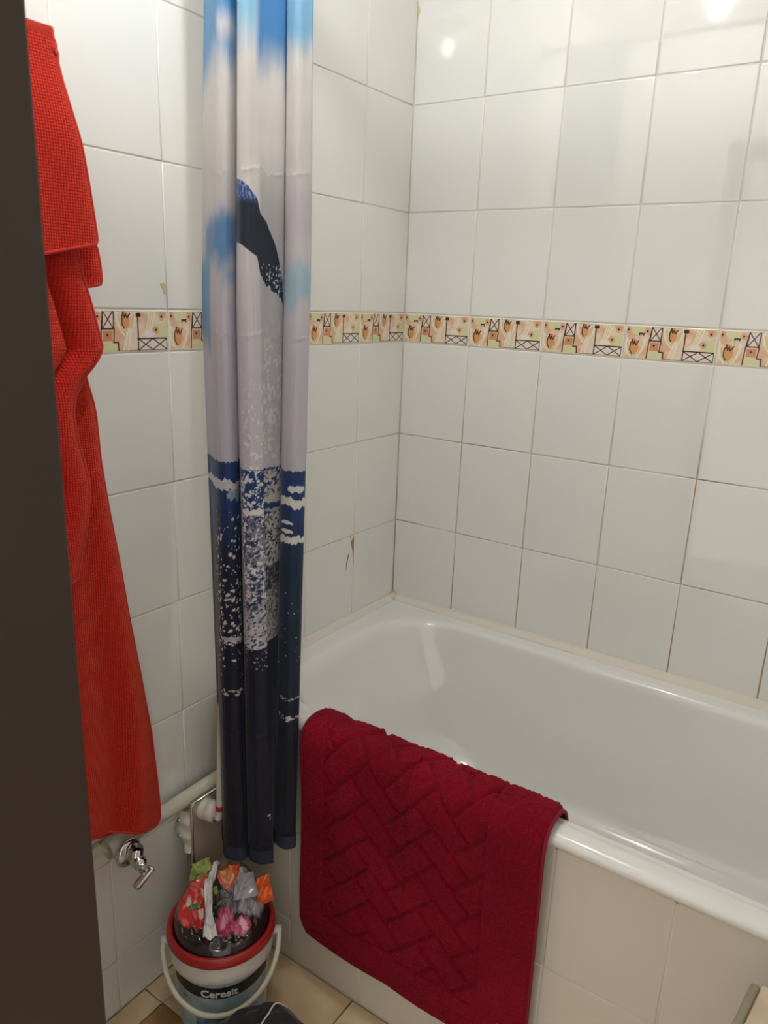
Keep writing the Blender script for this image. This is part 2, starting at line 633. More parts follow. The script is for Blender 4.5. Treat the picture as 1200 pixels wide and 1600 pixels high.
for fx, fy in ((0.3, -0.2), (0.3, -0.5), (1.35, -0.2), (1.35, -0.5)):
    link('foot', foot_me, bathtub, (fx, fy, 0))

# apron under the tub front : backing wall and cream tiles
apron = struct(link('wall_bath_panel', box_mesh('wall_bath_panel', (0.0, XR, -0.6880, -0.672, -0.009, 0.612), m_seal)),
               'cream tiled panel closing the front of the bathtub', 'bath panel')
ap_cache = {}
for k in range(-1, 9):
    x0, x1 = max(0.002, 0.811-4*TW+k*TW), min(XR, 0.811-4*TW+(k+1)*TW)
    if x1-x0 < 0.02:
        continue
    for z0, z1 in ((0.362, 0.618), (0.110, 0.362), (0.001, 0.110)):
        key = (round(x1-x0, 3), round(z1-z0, 3))
        if key not in ap_cache:
            ap_cache[key] = tile_mesh('panel_tile', x1-x0-0.0026, z1-z0-0.0026, m_apron)
        put(ap_cache[key], 'panel_tile', apron, ((x0+x1)/2, -0.6895+random.uniform(-0.0004, 0.0002), (z0+z1)/2))
link('silicone_bead', tube('silicone_bead', [(0.01, -0.689, 0.6205), (XR-0.01, -0.689, 0.6205)], 0.003, m_seal, 8), apron)

# sealing strips between tub and tiles


def strip(name, along, a0, a1):
    prof = [(0.0, 0.667), (0.0035, 0.667), (0.0055, 0.664), (0.0205, 0.6555), (0.0225, 0.6525), (0.0225, 0.6505), (0.0, 0.6505)]
    V = []
    for a in (a0, a1):
        for d, z in prof:
            V.append((a, -d, z) if along == 'x' else (d, a, z))
    n = len(prof)
    F = [(i, (i+1) % n, n+(i+1) % n, n+i) for i in range(n)]+[tuple(range(n)), tuple(range(2*n-1, n-1, -1))]
    return struct(link(name, mesh_data(name, V, F, m_seal, False)))


strip('trim_2', 'x', 0.012, XR)
strip('trim_3', 'y', -0.69, -0.012)
V = [(0, 0, 0.674), (0.0, -0.026, 0.664), (0.026, -0.026, 0.652), (0.026, 0.0, 0.664), (0.010, -0.010, 0.668), (0, 0, 0.650), (0, -0.026, 0.650), (0.026, 0, 0.650)]
F = [(0, 1, 4), (1, 2, 4), (2, 3, 4), (3, 0, 4), (1, 6, 2), (2, 7, 3), (0, 5, 6, 1), (0, 3, 7, 5), (5, 7, 2, 6)]
struct(link('trim_4', mesh_data('trim_4', V, F, m_silicone)))

# ------------------------------------------------------------------ ceiling lamp
lamp = thing('ceiling_lamp', 'ceiling lamp with a bare pointed bulb reflected in the tiles', 'lamp', (BULB[0], BULB[1], CEIL))
link('canopy', lathe('canopy', [(0.0, -0.001), (0.055, -0.001), (0.056, -0.006), (0.045, -0.016), (0.024, -0.022), (0.0, -0.022)], m_chrome, 40), lamp)
link('socket', lathe('socket', [(0.0, -0.02), (0.016, -0.021), (0.017, -0.044), (0.014, -0.046), (0.0, -0.046)], m_pvc, 28), lamp)
m_bulb = bpy.data.materials.new('glowing_bulb')
m_bulb.use_nodes = True
nt = m_bulb.node_tree
nt.nodes.remove(nt.nodes['Principled BSDF'])
em = nt.nodes.new('ShaderNodeEmission')
em.inputs[0].default_value = (0.985, 0.975, 0.97, 1)
em.inputs[1].default_value = BULB_STRENGTH
nt.links.new(em.outputs[0], nt.nodes['Material Output'].inputs[0])
link('bulb', lathe('bulb', [(0.0, -0.046), (0.013, -0.047), (0.019, -0.053), (0.0225, -0.063), (0.022, -0.074), (0.018, -0.088), (0.012, -0.100), (0.006, -0.109), (0.0, -0.113)], m_bulb, 24), lamp)

# ------------------------------------------------------------------ shower curtain
# plan of the folds (x, y) at the rod and at the hem; the cloth runs through these points
def plan(pts, py):
    return [(hit(px, py, 1, y)[0], y) for px, y in pts]


top_plan = [(0.125, -0.722), (0.085, -0.735)]+plan([(317, -0.762), (321, -0.778), (328, -0.798), (338, -0.812), (352, -0.806), (365, -0.786), (368, -0.764), (369, -0.768),
            (371, -0.812), (383, -0.818), (398, -0.803), (418, -0.776), (440, -0.748), (444, -0.739), (447, -0.758), (463, -0.761), (480, -0.743), (485, -0.731)], 495)+[(0.258, -0.724), (0.225, -0.727)]
bot_plan = [(0.155, -0.745), (0.132, -0.758)]+plan([(351, -0.778), (350, -0.788), (351, -0.800), (357, -0.812), (376, -0.809), (387, -0.792), (385, -0.782), (388, -0.782),
            (390, -0.812), (404, -0.822), (423, -0.810), (426, -0.767), (426, -0.755), (428, -0.744), (430, -0.757), (443, -0.760), (457, -0.747), (461, -0.735)], 1335)+[(0.238, -0.732), (0.215, -0.735)]
for k_, (px_, py_h) in {4: (351, 1336), 5: (357, 1342), 6: (376, 1345), 7: (386, 1339), 10: (391, 1343), 11: (404, 1350), 12: (423, 1349)}.items():
    h_ = hit(px_, py_h, 2, 0.335)
    bot_plan[k_] = (h_[0], h_[1])
# denser columns on the folds that face the room
NZ = 1500
ZTOP, ZBOT = 2.285, 0.335
tpar = np.unique(np.concatenate([np.linspace(0, 3.5, 50), np.linspace(3.5, 7.5, 140), np.linspace(7.5, 9.7, 30), np.linspace(9.7, 14.8, 200), np.linspace(14.8, 18.6, 130), np.linspace(18.6, 21, 24)]))
NS = len(tpar)


def at_par(plan):
    P, t = spline(plan, 4001)
    return np.stack([np.interp(tpar, t, P[:, 0]), np.interp(tpar, t, P[:, 1])], -1)


tp, bp_ = at_par(top_plan), at_par(bot_plan)
zz = np.linspace(ZTOP, ZBOT, NZ)
f = np.clip((1.55-zz)/(1.55-ZBOT), 0, 1)[:, None, None]
PL = tp[None]*(1-f)+bp_[None]*f
S = np.broadcast_to(tpar[None], (NZ, NS))
Zg = np.broadcast_to(zz[:, None], (NZ, NS)).copy()
AL = np.broadcast_to(np.r_[0, np.cumsum(np.hypot(*np.diff(tp, axis=0).T))][None], (NZ, NS))
AL1, ZL = AL[0], zz
wob = 0.0022*(fbm(S*1.3, Zg*3.2, 5, 3)-0.5)*2
wr = np.exp(-((np.mod(Zg+0.02*fbm(S*2, Zg*0, 8, 2), 0.265)-0.13)/0.0035)**2)*0.0008   # packing creases
P = np.zeros((NZ, NS, 3))
P[..., 0] = PL[..., 0]+0.69*(wob+wr)
P[..., 1] = PL[..., 1]-0.72*(wob+wr)
# hem heights follow the folds: the middle of the cloth hangs a little lower
hem = 0.042*sstep(13.2, 15.6, S)
P[..., 2] = Zg+hem*np.clip((0.75-Zg)/0.40, 0, 1)
P[..., 0] = 0.275+(P[..., 0]-0.275)*(1-0.11*np.clip(Zg-1.47, 0, 1)/0.5)
P[..., 0] = np.maximum(P[..., 0], 0.012)


def paint_curtain():
    sky = lin((228, 222, 224))
    lav, cream, blue, lblue = lin((206, 203, 214)), lin((232, 229, 226)), lin((92, 160, 212)), lin((168, 208, 228))
    navy, dark, white = lin((34, 66, 122)), lin((24, 34, 58)), lin((240, 240, 238))
    grey = lin((178, 178, 180))
    slate = lin((38, 50, 64))
    C = np.zeros((NZ, NS, 3))
    # --- cloudy sky
    n = fbm(S*0.55, Zg*6, 21, 5)
    C[:] = lav+(cream-lav)*sstep(1.35, 1.9, Zg+0.25*(n-0.5))[..., None]

    def mix(a, c):
        C[:] = C*(1-a[..., None])+np.asarray(c)*a[..., None]

    def band(z0, z1, soft=0.02, s0=-1, s1=99, ssoft=0.25, amp=0.05, seed=1, fr=7.0):
        w = amp*(fbm(S*0.9, Zg*fr, seed, 4)-0.5)*2
        a = sstep(z0-soft, z0+soft, Zg+w)*(1-sstep(z1-soft, z1+soft, Zg+w))
        return a*sstep(s0-ssoft, s0+ssoft, S)*(1-sstep(s1-ssoft, s1+ssoft, S))
    mix(band(1.62, 1.78, 0.05, 9.5, 13, .3, .05, 3), cream)
    # blue sky at the top
    mix(band(1.875, 3, 0.05, -1, 9.2, .2, .05, 31), blue)
    mix(band(1.915, 1.945, 0.02, 5, 9, .3, .02, 32), sky)
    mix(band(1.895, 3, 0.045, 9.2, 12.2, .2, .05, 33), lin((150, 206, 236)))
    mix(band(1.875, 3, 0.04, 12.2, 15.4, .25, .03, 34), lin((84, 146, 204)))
    mix(band(1.90, 3, 0.025, 15.6, 30, .2, .03, 35), lin((140, 194, 228)))
    # blue openings in the clouds
    mix(0.85*band(1.568, 1.642, 0.02, 3.0, 8.6, .4, .03, 41, 12), lin((66, 140, 196)))
    mix(0.5*band(1.525, 1.555, 0.015, 5.5, 8.8, .4, .03, 42, 12), lin((110, 168, 208)))
    mix(0.9*band(1.42, 1.56, 0.02, 2.2, 4.0, .3, .04, 43, 9), lin((86, 156, 206)))
    mix(0.75*band(1.498, 1.565, 0.015, 15.4, 30, .2, .03, 44, 12), lin((160, 202, 220)))
    mix(0.55*band(1.60, 1.68, 0.03, 15.6, 30, .2, .03, 45), lav*0.95)
    mix(0.75*band(1.205, 1.70, 0.05, 12.4, 15.3, .15, .02, 46), grey)  # shade of the receding fold, painted into the cloth as grey
    # --- the tail shape printed on the cloth: outline in (s, z)
    poly = np.array([(9.6, 1.700), (10.6, 1.693), (11.4, 1.684), (12.2, 1.668), (12.45, 1.645), (12.9, 1.632), (13.45, 1.60), (13.75, 1.57), (14.05, 1.54), (14.3, 1.522),
                     (14.02, 1.533), (14.35, 1.512), (14.75, 1.500), (14.75, 1.484), (14.2, 1.500), (13.6, 1.515), (12.9, 1.528), (12.45, 1.548), (12.2, 1.576), (11.3, 1.586), (10.6, 1.594), (9.6, 1.600)])
    inside = np.zeros((NZ, NS), bool)
    j = len(poly)-1
    for i in range(len(poly)):
        xi, yi = poly[i]
        xj, yj = poly[j]
        with np.errstate(divide='ignore', invalid='ignore'):
            cnd = ((yi > Zg) != (yj > Zg)) & (S < (xj-xi)*(Zg-yi)/(yj-yi+1e-12)+xi)
        inside ^= cnd
        j = i
    body = np.broadcast_to(slate, C.shape).copy()
    hb = sstep(1.660, 1.676, Zg+0.006*fbm(S*6, Zg*90, 51))*(S < 12.6)
    spk = (fbm(S*9, Zg*260, 52, 2) > 0.60)*hb
    body = body*(1-hb[..., None])+lin((62, 92, 160))*hb[..., None]
    body = body*(1-spk[..., None])+lin((150, 170, 214))*spk[..., None]
    tl = ((fbm(S*11, Zg*230, 53, 2) > 0.655) & (Zg < 1.565) & (S > 12.5))[..., None]
    body = np.where(tl, lin((190, 200, 220)), body)
    C[inside] = body[inside]
    # --- falling spray below the tail
    sp = fbm(AL*190, Zg*130, 61, 3)
    a = (sp > 0.60)*sstep(1.50, 1.38, Zg)*(Zg > 1.19)*(S > 12.3)*(S < 15.3)
    mix(0.7*a, lin((222, 220, 216)))
    a = (sp > 0.63)*sstep(1.42, 1.28, Zg)*(Zg > 1.19)*(S > 10.4)*(S <= 12.4)
    mix(0.8*a, lin((240, 238, 234)))
    # --- the sea
    sl = 1.213+0.004*(fbm(S*5, S*0, 71)-0.5)
    sl = np.where(S > 9.4, 1.207, sl)
    sl = np.where(S > 12.3, 1.208, sl)
    sl = np.where(S > 15.4, 1.206, sl)
    sl = sl+0.006*(fbm(S*6, S*0+3, 72)-0.5)
    sea = Zg < sl
    dep = sstep(1.17, 0.98, Zg)[..., None]
    sc = navy*(1-dep)+dark*dep
    tn = fbm(S*1.2, Zg*14, 73)[..., None]
    sc = sc*(0.8+0.45*tn)
    teal = (sstep(15.4, 15.8, S)*(1-sstep(0.78, 0.62, Zg)))[..., None]
    sc = sc*(1-0.5*teal*dep)+lin((38, 68, 92))*0.5*teal*dep
    deep = sstep(0.95, 0.55, Zg)[..., None]
    sc = sc*(1-0.25*deep)
    C[sea] = sc[sea]
    w1 = 0.006*(fbm(S*5, S*0+1, 74)-0.5)

    def foam(z, t, s0, s1, c=white, seed=1, amp=0.012, a=1.0):
        zc = z+amp*(fbm(S*2.2, S*0+seed*3.1, 80+seed)-0.5)*2
        th = t*(0.35+1.1*fbm(S*4, Zg*60, 90+seed))
        if s1 < 25:
            th = th*np.sqrt(np.clip((S-s0)*(s1-S)/((s1-s0)/2)**2, 0, 1))**0.7
        m = (np.abs(Zg-zc) < th) & (S > s0) & (S < s1) & sea
        mix(m*a, c)
    foam(1.168, 0.010, 2, 8.6, lin((224, 228, 230)), 1, 0.006)
    foam(1.150, 0.012, 5.6, 8.6, lin((170, 196, 206)), 2, 0.012, 0.8)
    foam(1.172, 0.007, 16.6, 18.4, white, 3, 0.004)
    foam(1.146, 0.009, 15.6, 30, white, 4, 0.006)
    foam(1.106, 0.004, 16.0, 17.2, white, 5, 0.003)
    foam(1.090, 0.004, 16.0, 17.2, white, 6, 0.003)
    foam(1.073, 0.008, 15.5, 30, white, 7, 0.010)
    foam(1.148, 0.010, 12.4, 15.3, lin((196, 192, 182)), 8, 0.004)  # dimmer foam here, the fold's shade is put into its colour
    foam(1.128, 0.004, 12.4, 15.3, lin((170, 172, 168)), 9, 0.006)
    foam(1.125, 0.007, 10.0, 12.3, white, 10, 0.003)
    # splash: drops scattered over the sea, dense columns under the tail
    rg = np.random.default_rng(5)
    P2A = lambda sv: np.interp(sv, tpar, AL1)

    def drops(s0, s1, z0, z1, n, rmin, rmax, c, asp=1.0, slant=0.0, power=2.5, bias=1.0):
        a0, a1 = P2A(s0), P2A(s1)
        for _ in range(n):
            ca_, cz_ = rg.uniform(a0, a1), z1-(z1-z0)*rg.random()**bias
            r = rmin+(rmax-rmin)*rg.random()**power
            i0, i1 = np.searchsorted(-ZL, [-(cz_+r*2.2), -(cz_-r*2.2)])
            j0, j1 = np.searchsorted(AL1, [max(a0, ca_-r*2.2), min(a1, ca_+r*2.2)])
            if i1 <= i0 or j1 <= j0:
                continue
            da = AL1[None, j0:j1]-ca_
            dz_ = ZL[i0:i1, None]-cz_
            t_ = slant+rg.normal(0, 0.35)
            e1 = (da*math.cos(t_)+dz_*math.sin(t_))/(r*asp)
            e2 = (-da*math.sin(t_)+dz_*math.cos(t_))/r
            k_ = np.clip(1.25-np.hypot(e1, e2), 0, 0.5)*2
            k_ = (k_*sea[i0:i1, j0:j1])[..., None]
            C[i0:i1, j0:j1] = C[i0:i1, j0:j1]*(1-k_)+np.asarray(c)*k_
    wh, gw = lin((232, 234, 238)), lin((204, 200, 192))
    navy2 = lin((36, 56, 104))
    # column on the bright fold
    drops(9.6, 12.35, 1.125, 1.206, 230, 0.0008, 0.0035, wh, 1.3, 0.5)
    fz = np.clip((1.125-Zg)/0.28, 0, 1)
    base_w = ((S > 9.5) & (S <= 12.35) & (Zg < 1.124) & (Zg > 0.846+0.006*((S-11)/1.4)**2)).astype(float)
    mix(base_w*np.clip(0.25+0.62*fz+0.5*(fbm(AL*160, Zg*120, 141, 3)-0.5), 0, 0.95), lin((226, 224, 228)))
    drops(9.6, 12.35, 0.93, 1.12, 420, 0.0008, 0.0034, navy2, 1.6, 0.7)
    drops(9.6, 12.35, 0.85, 1.10, 620, 0.0006, 0.0019, lin((58, 76, 120)), 2.2, 0.8, 1.5)
    drops(9.6, 12.35, 0.95, 1.12, 320, 0.0008, 0.0030, wh, 1.5, 0.6)
    drops(9.6, 12.35, 0.80, 0.85, 70, 0.0006, 0.0018, lin((190, 200, 216)), 1.4, 0.5, 2.5, 2.0)
    # column on the shaded fold: greyer drops paint in the fold's shade
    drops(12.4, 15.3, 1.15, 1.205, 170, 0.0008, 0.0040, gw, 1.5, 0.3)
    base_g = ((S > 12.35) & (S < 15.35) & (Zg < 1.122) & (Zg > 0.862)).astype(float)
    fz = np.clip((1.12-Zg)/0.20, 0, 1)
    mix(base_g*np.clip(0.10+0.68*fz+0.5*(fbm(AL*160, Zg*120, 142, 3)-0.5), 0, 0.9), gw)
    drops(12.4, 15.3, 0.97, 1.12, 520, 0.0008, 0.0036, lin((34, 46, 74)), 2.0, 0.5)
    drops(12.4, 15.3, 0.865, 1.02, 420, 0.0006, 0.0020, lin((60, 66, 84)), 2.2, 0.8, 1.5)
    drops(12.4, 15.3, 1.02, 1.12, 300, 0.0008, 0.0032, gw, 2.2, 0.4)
    # loose drops on the wall-side fold
    drops(4.0, 8.2, 0.99, 1.12, 95, 0.0006, 0.0034, wh, 1.4, 0.9, 3.2)
    drops(4.0, 8.2, 0.86, 1.02, 260, 0.0006, 0.0028, wh, 1.8, 0.9, 2.8, 0.6)
    foam(0.855, 0.006, 4.6, 8.4, lin((200, 206, 214)), 11, 0.004)
    drops(4.0, 8.2, 0.77, 0.85, 70, 0.0006, 0.0028, wh, 1.6, 0.2, 2.5, 1.8)
    drops(4.4, 8.0, 0.732, 0.744, 26, 0.0008, 0.0032, lin((214, 220, 220)), 1.8, 0.0)
    # rim fold: a few specks and two broken foam lines
    drops(15.6, 18.8, 0.80, 0.97, 26, 0.0005, 0.0014, wh, 1.2, 0.4)
    drops(16.2, 18.6, 0.731, 0.740, 12, 0.0007, 0.0022, wh, 2.6, 0.2)
    drops(16.2, 18.6, 0.683, 0.693, 22, 0.0009, 0.0030, wh, 2.4, 0.3)
    drops(11.8, 12.3, 0.44, 0.46, 2, 0.0014, 0.0022, wh, 3.0, 0.7)
    return C


CC = paint_curtain()
m_curtain = bpy.data.materials.new('printed_polyester')
m_curtain.use_nodes = True
n_, l_, b_ = nodes(m_curtain)
va = n_.new('ShaderNodeVertexColor')
va.layer_name = 'Col'
b_.inputs['Roughness'].default_value = 0.42
b_.inputs['Specular IOR Level'].default_value = 0.4
b_.inputs['Sheen Weight'].default_value = 0.15
l_.new(va.outputs['Color'], b_.inputs['Base Color'])
trn = n_.new('ShaderNodeBsdfTranslucent')
l_.new(va.outputs['Color'], trn.inputs['Color'])
mx = n_.new('ShaderNodeMixShader')
mx.inputs[0].default_value = 0.28
l_.new(b_.outputs[0], mx.inputs[1])
l_.new(trn.outputs[0], mx.inputs[2])
l_.new(mx.outputs[0], n_['Material Output'].inputs[0])
tc = n_.new('ShaderNodeTexCoord')
nz = n_.new('ShaderNodeTexNoise')
nz.inputs['Scale'].default_value = 14
nz.inputs['Detail'].default_value = 5
mp = n_.new('ShaderNodeMapping')
mp.inputs['Scale'].default_value = (1, 1, 2.2)
l_.new(tc.outputs['Object'], mp.inputs[0])
l_.new(mp.outputs[0], nz.inputs['Vector'])
bpn = n_.new('ShaderNodeBump')
bpn.inputs['Strength'].default_value = 0.35
bpn.inputs['Distance'].default_value = 0.006
l_.new(nz.outputs['Fac'], bpn.inputs['Height'])
l_.new(bpn.outputs[0], b_.inputs['Normal'])

curtain = thing('shower_curtain', 'shower curtain printed with sky, a diving tail and navy sea, bunched beside the bathtub', 'shower curtain')
link('cloth', fast_grid('cloth', P, m_curtain, CC), curtain)
# hem bands
m_hem = new_mat('navy_hem', rgb(34, 50, 70), 0.6)
HP = P[-28:, :, :].copy()
dx = np.gradient(HP[..., 0], axis=1)
dy = np.gradient(HP[..., 1], axis=1)
ln = np.hypot(dx, dy)+1e-9
HP[..., 0] += dy/ln*0.0012
HP[..., 1] -= dx/ln*0.0012
HP[-1, :, :2] = P[-1, :, :2]
HP[..., 2] -= 0.0012
link('hem', fast_grid('hem', HP[:, ::2], m_hem), curtain)
for k in range(6):
    s = int((k+0.5)/6*NS)
    x, y = P[0, s, 0], P[0, s, 1]
    a = np.linspace(0, 2*math.pi, 25)
    link('ring', tube('ring', [(x, -0.765+0.021*math.cos(t), 2.290+0.021*math.sin(t)) for t in a], 0.0018, m_chrome, 8, False), curtain)
rod = thing('curtain_rod', 'chrome curtain rod above the bathtub edge', 'curtain rod', (0, -0.765, 2.300))
link('tube', tube('tube', [(0.002, 0, 0), (XR-0.002, 0, 0)], 0.0105, m_chrome, 20), rod)
for xx, sgn in ((0.001, 1), (XR-0.001, -1)):
    fl = lathe('flange', [(0.0, 0.0), (0.028, 0.0), (0.028, 0.006), (0.014, 0.014), (0.0125, 0.03)], m_chrome, 28)
    fl.transform(Matrix.Rotation(sgn*math.pi/2, 4, 'Y'))
    link('flange', fl, rod, (xx, 0, 0))

# ------------------------------------------------------------------ bath rug over the rim
m_rug = new_mat('crimson_pile', rgb(146, 14, 36), 0.95, spec=0.1, sheen=0.25)
n_, l_, b_ = nodes(m_rug)
b_.inputs['Sheen Roughness'].default_value = 0.5
b_.inputs['Sheen Tint'].default_value = rgb(220, 110, 130)
mottle(m_rug, rgb(128, 10, 30), rgb(154, 18, 42), 6, 9, 0.3, 0.65)
add_bump(m_rug, 'noise', 420, 0.9, 0.004, 4)
m_rugback = new_mat('maroon_backing', rgb(96, 16, 32), 0.8)
m_bind = add_bump(new_mat('crimson_binding', rgb(138, 16, 38), 0.85), 'noise', 500, 0.4, 0.001)
prof = np.array([(-0.606, 0.520), (-0.615, 0.575), (-0.627, 0.625), (-0.643, 0.654), (-0.664, 0.665), (-0.690, 0.666), (-0.708, 0.661), (-0.720, 0.645), (-0.7235, 0.620), (-0.7225, 0.58),
                 (-0.718, 0.50), (-0.714, 0.40), (-0.711, 0.30), (-0.709, 0.22), (-0.709, 0.135)])
pf, _ = spline(prof, 1200)
sl = np.r_[0, np.cumsum(np.hypot(*np.diff(pf, axis=0).T))]
RL, RW = sl[-1], 0.545
NV, NU = 430, 340
vv = np.linspace(0, RL, NV)
uu = np.linspace(0, RW, NU)
py_, pz_ = np.interp(vv, sl, pf[:, 0]), np.interp(vv, sl, pf[:, 1])
ny, nz_ = -np.gradient(pz_, vv), np.gradient(py_, vv)
nl = np.hypot(ny, nz_)
ny, nz_ = ny/nl, nz_/nl
if ny[-50] > 0:
    ny, nz_ = -ny, -nz_
U, Vv = np.meshgrid(uu, vv)
# pile height: frame border + herringbone bricks, grooves between
B = 0.066
inx = (U > B) & (U < RW-B)
iny = (Vv > 0.02) & (Vv < RL-B)
fr = np.maximum(np.maximum(B-U, U-(RW-0.105)), Vv-(RL-0.085))
ang = math.radians(42)
q = 0.056
ga, gb = (U*math.cos(ang)+Vv*math.sin(ang))/q, (-U*math.sin(ang)+Vv*math.cos(ang))/q
ga = ga+0.10*(fbm(U*30, Vv*30, 5)-0.5)
gb = gb+0.10*(fbm(U*30, Vv*30, 6)-0.5)
ii, jj = np.floor(ga), np.floor(gb)
k4 = np.mod(ii-jj, 4)
fa, fb = ga-ii, gb-jj
la = np.where(k4 == 0, fa, np.where(k4 == 1, fa+1, fa))
wa = np.where(k4 < 2, 2.0, 1.0)
lb = np.where(k4 == 2, fb+1, np.where(k4 == 3, fb, fb))
wb = np.where(k4 >= 2, 2.0, 1.0)
ed = np.minimum(np.minimum(la, wa-la), np.minimum(lb, wb-lb))*q
# long bricks lie proud of the cross bricks
bh = np.where(k4 >= 2, 0.0, -0.0012)
gro = -0.0085*(1-sstep(0.0010, 0.0075, ed))+bh*1.6
pile = np.where(fr < 0, gro, 0)
pile = pile-0.0055*np.exp(-(fr/0.0035)**2)
edge = np.minimum(np.minimum(U, RW-U), np.minimum(Vv, RL-Vv))
pile = pile-0.010*(1-sstep(0.0, 0.012, edge))
pile = pile+0.0026*(RNG.random(U.shape)-0.5)+0.0055*(fbm(U*190, Vv*190, 7, 3)-0.5)+0.004*(fbm(U*14, Vv*14, 8)-0.5)
RX0 = 0.258
# bottom corners rounded, left edge sways
rc = 0.045
Xr = RX0+U+0.012*np.sin(Vv*5.0)*(1-U/RW)*0.8
dv = Vv-(RL-rc)
pull = np.where(dv > 0, rc-np.sqrt(np.clip(rc*rc-np.clip(dv, 0, rc)**2, 0, None)), 0)
Xr = np.where(U < RW/2, np.maximum(Xr, RX0+pull+U*(1-pull/(RW/2))), np.minimum(Xr, RX0+RW-pull-(RW-U)*(1-pull/(RW/2))))
wavy = 0.004*np.sin(U*14)*np.clip((Vv-0.2)/0.4, 0, 1)
h0 = 0.0135


def rug_surface(h):
    P = np.zeros((NV, NU, 3))
    P[..., 0] = Xr
    P[..., 1] = py_[:, None]+ny[:, None]*(h+wavy*0.0)-np.abs(wavy)
    P[..., 2] = pz_[:, None]+nz_[:, None]*h
    return P


rug = thing('bath_rug', 'crimson bath rug with carved basketweave pile draped over the bathtub rim', 'bath rug')
link('pile', fast_grid('pile', rug_surface(h0+pile), m_rug), rug)
RB = rug_surface(np.full(U.shape, 0.0015))
link('backing', fast_grid('backing', RB[::6, ::6], m_rugback), rug)
RE = rug_surface(np.full(U.shape, 0.0035))
loop = list(RE[:, 0][::6])+list(RE[-1, ::6])+list(RE[::-1, -1][::6])+list(RE[0, ::-1][::6])
link('binding', tube('binding', loop+[loop[0]], 0.0035, m_bind, 8, False), rug)

# ------------------------------------------------------------------ red towel on its rail
m_towel = new_mat('red_waffle_cotton', rgb(208, 38, 30), 0.92, spec=0.1, sheen=0.5)
n_, l_, b_ = nodes(m_towel)
b_.inputs['Sheen Tint'].default_value = rgb(255, 140, 110)
tc = n_.new('ShaderNodeUVMap')
mp = n_.new('ShaderNodeMapping')
mp.inputs['Scale'].default_value = (1, 1, 1)
l_.new(tc.outputs[0], mp.inputs[0])
sep = n_.new('ShaderNodeSeparateXYZ')
l_.new(mp.outputs[0], sep.inputs[0])


def wave(sock, k):
    mu = n_.new('ShaderNodeMath')
    mu.operation = 'MULTIPLY'
    mu.inputs[1].default_value = k
    l_.new(sock, mu.inputs[0])
    s_ = n_.new('ShaderNodeMath')
    s_.operation = 'SINE'
    l_.new(mu.outputs[0], s_.inputs[0])
    a_ = n_.new('ShaderNodeMath')
    a_.operation = 'ABSOLUTE'
    l_.new(s_.outputs[0], a_.inputs[0])
    return a_.outputs[0]


K = math.pi/0.0038
mm = n_.new('ShaderNodeMath')
mm.operation = 'MINIMUM'
l_.new(wave(sep.outputs[0], K), mm.inputs[0])
l_.new(wave(sep.outputs[1], K*0.9), mm.inputs[1])
bpn = n_.new('ShaderNodeBump')
bpn.inputs['Strength'].default_value = 1.0
bpn.inputs['Distance'].default_value = 0.0017
l_.new(mm.outputs[0], bpn.inputs['Height'])
l_.new(bpn.outputs[0], b_.inputs['Normal'])
rmp = n_.new('ShaderNodeValToRGB')
rmp.color_ramp.elements[0].color = rgb(168, 20, 18)
rmp.color_ramp.elements[1].color = rgb(216, 46, 36)
rmp.color_ramp.elements[1].position = 0.55
l_.new(mm.outputs[0], rmp.inputs[0])
l_.new(rmp.outputs[0], b_.inputs['Base Color'])
m_thread = add_bump(new_mat('red_hem_tape', rgb(192, 42, 32), 0.9, sheen=0.1), 'noise', 300, 0.4, 0.001)

towel = thing('bath_towel', 'red waffle-weave towel hanging folded in front of the white tiles', 'towel')


def towel_sheet(name, edge_px, xp, y_left, xfun, bottom=None, n_u=70, n_v=120, th=0.004):
    """sheet parallel to the left wall; right edge from photo pixels on the plane x = xp"""
    E = []
    for px, py in edge_px:                                          # top to bottom
        e = hit(px, py, 0, xp)
        for _ in range(4):
            e = hit(px, py, 0, xp+float(xfun(np.array(e[1]), np.array(e[2]), np.array(0.0))))
        E.append(e)
    E = np.array(E)
    o = np.argsort(-E[:, 2])
    E = E[o]
    zt, zb = E[0, 2], E[-1, 2]
    v = np.linspace(0, 1, n_v)
    z = zt+(zb-zt)*v
    yr = np.interp(-z, -E[:, 2], E[:, 1])
    ker = np.array([1, 2, 3, 2, 1])/9.0
    yr[2:-2] = np.convolve(yr, ker, 'valid')
    u = np.linspace(0, 1, n_u)
    Ug, Vg = np.meshgrid(u, v)
    Y = y_left+(yr[:, None]-y_left)*Ug
    Z = np.broadcast_to(z[:, None], Y.shape).copy()
    if bottom is not None:
        Z = Z+bottom(Y, Ug)*np.clip((Vg-0.8)/0.2, 0, 1)
    X = xp+xfun(Y, Z, yr[:, None]-Y)
    P = np.stack([X, Y, Z], -1)
    me = fast_grid(name, P, m_towel)
    uv = me.uv_layers.new(name='UVMap')
    vi = np.zeros(len(me.loops), np.int32)
    me.loops.foreach_get('vertex_index', vi)
    uvv = np.stack([Y.ravel(), Z.ravel()], -1)[vi]
    uv.data.foreach_set('uv', uvv.ravel().astype(np.float32))
    ob = link(name, me, towel)
    so = ob.modifiers.new('solid', 'SOLIDIFY')
    so.thickness = th
    so.offset = 0
    pts = [p+np.array([0.0012, 0, 0]) for p in P[::3, -1]]+[p+np.array([0.0012, 0, 0]) for p in P[-1, ::-3]]
    link('hem', tube('hem', pts, 0.0026, m_thread, 8), ob)
    return ob, P


RAILZ = 1.862
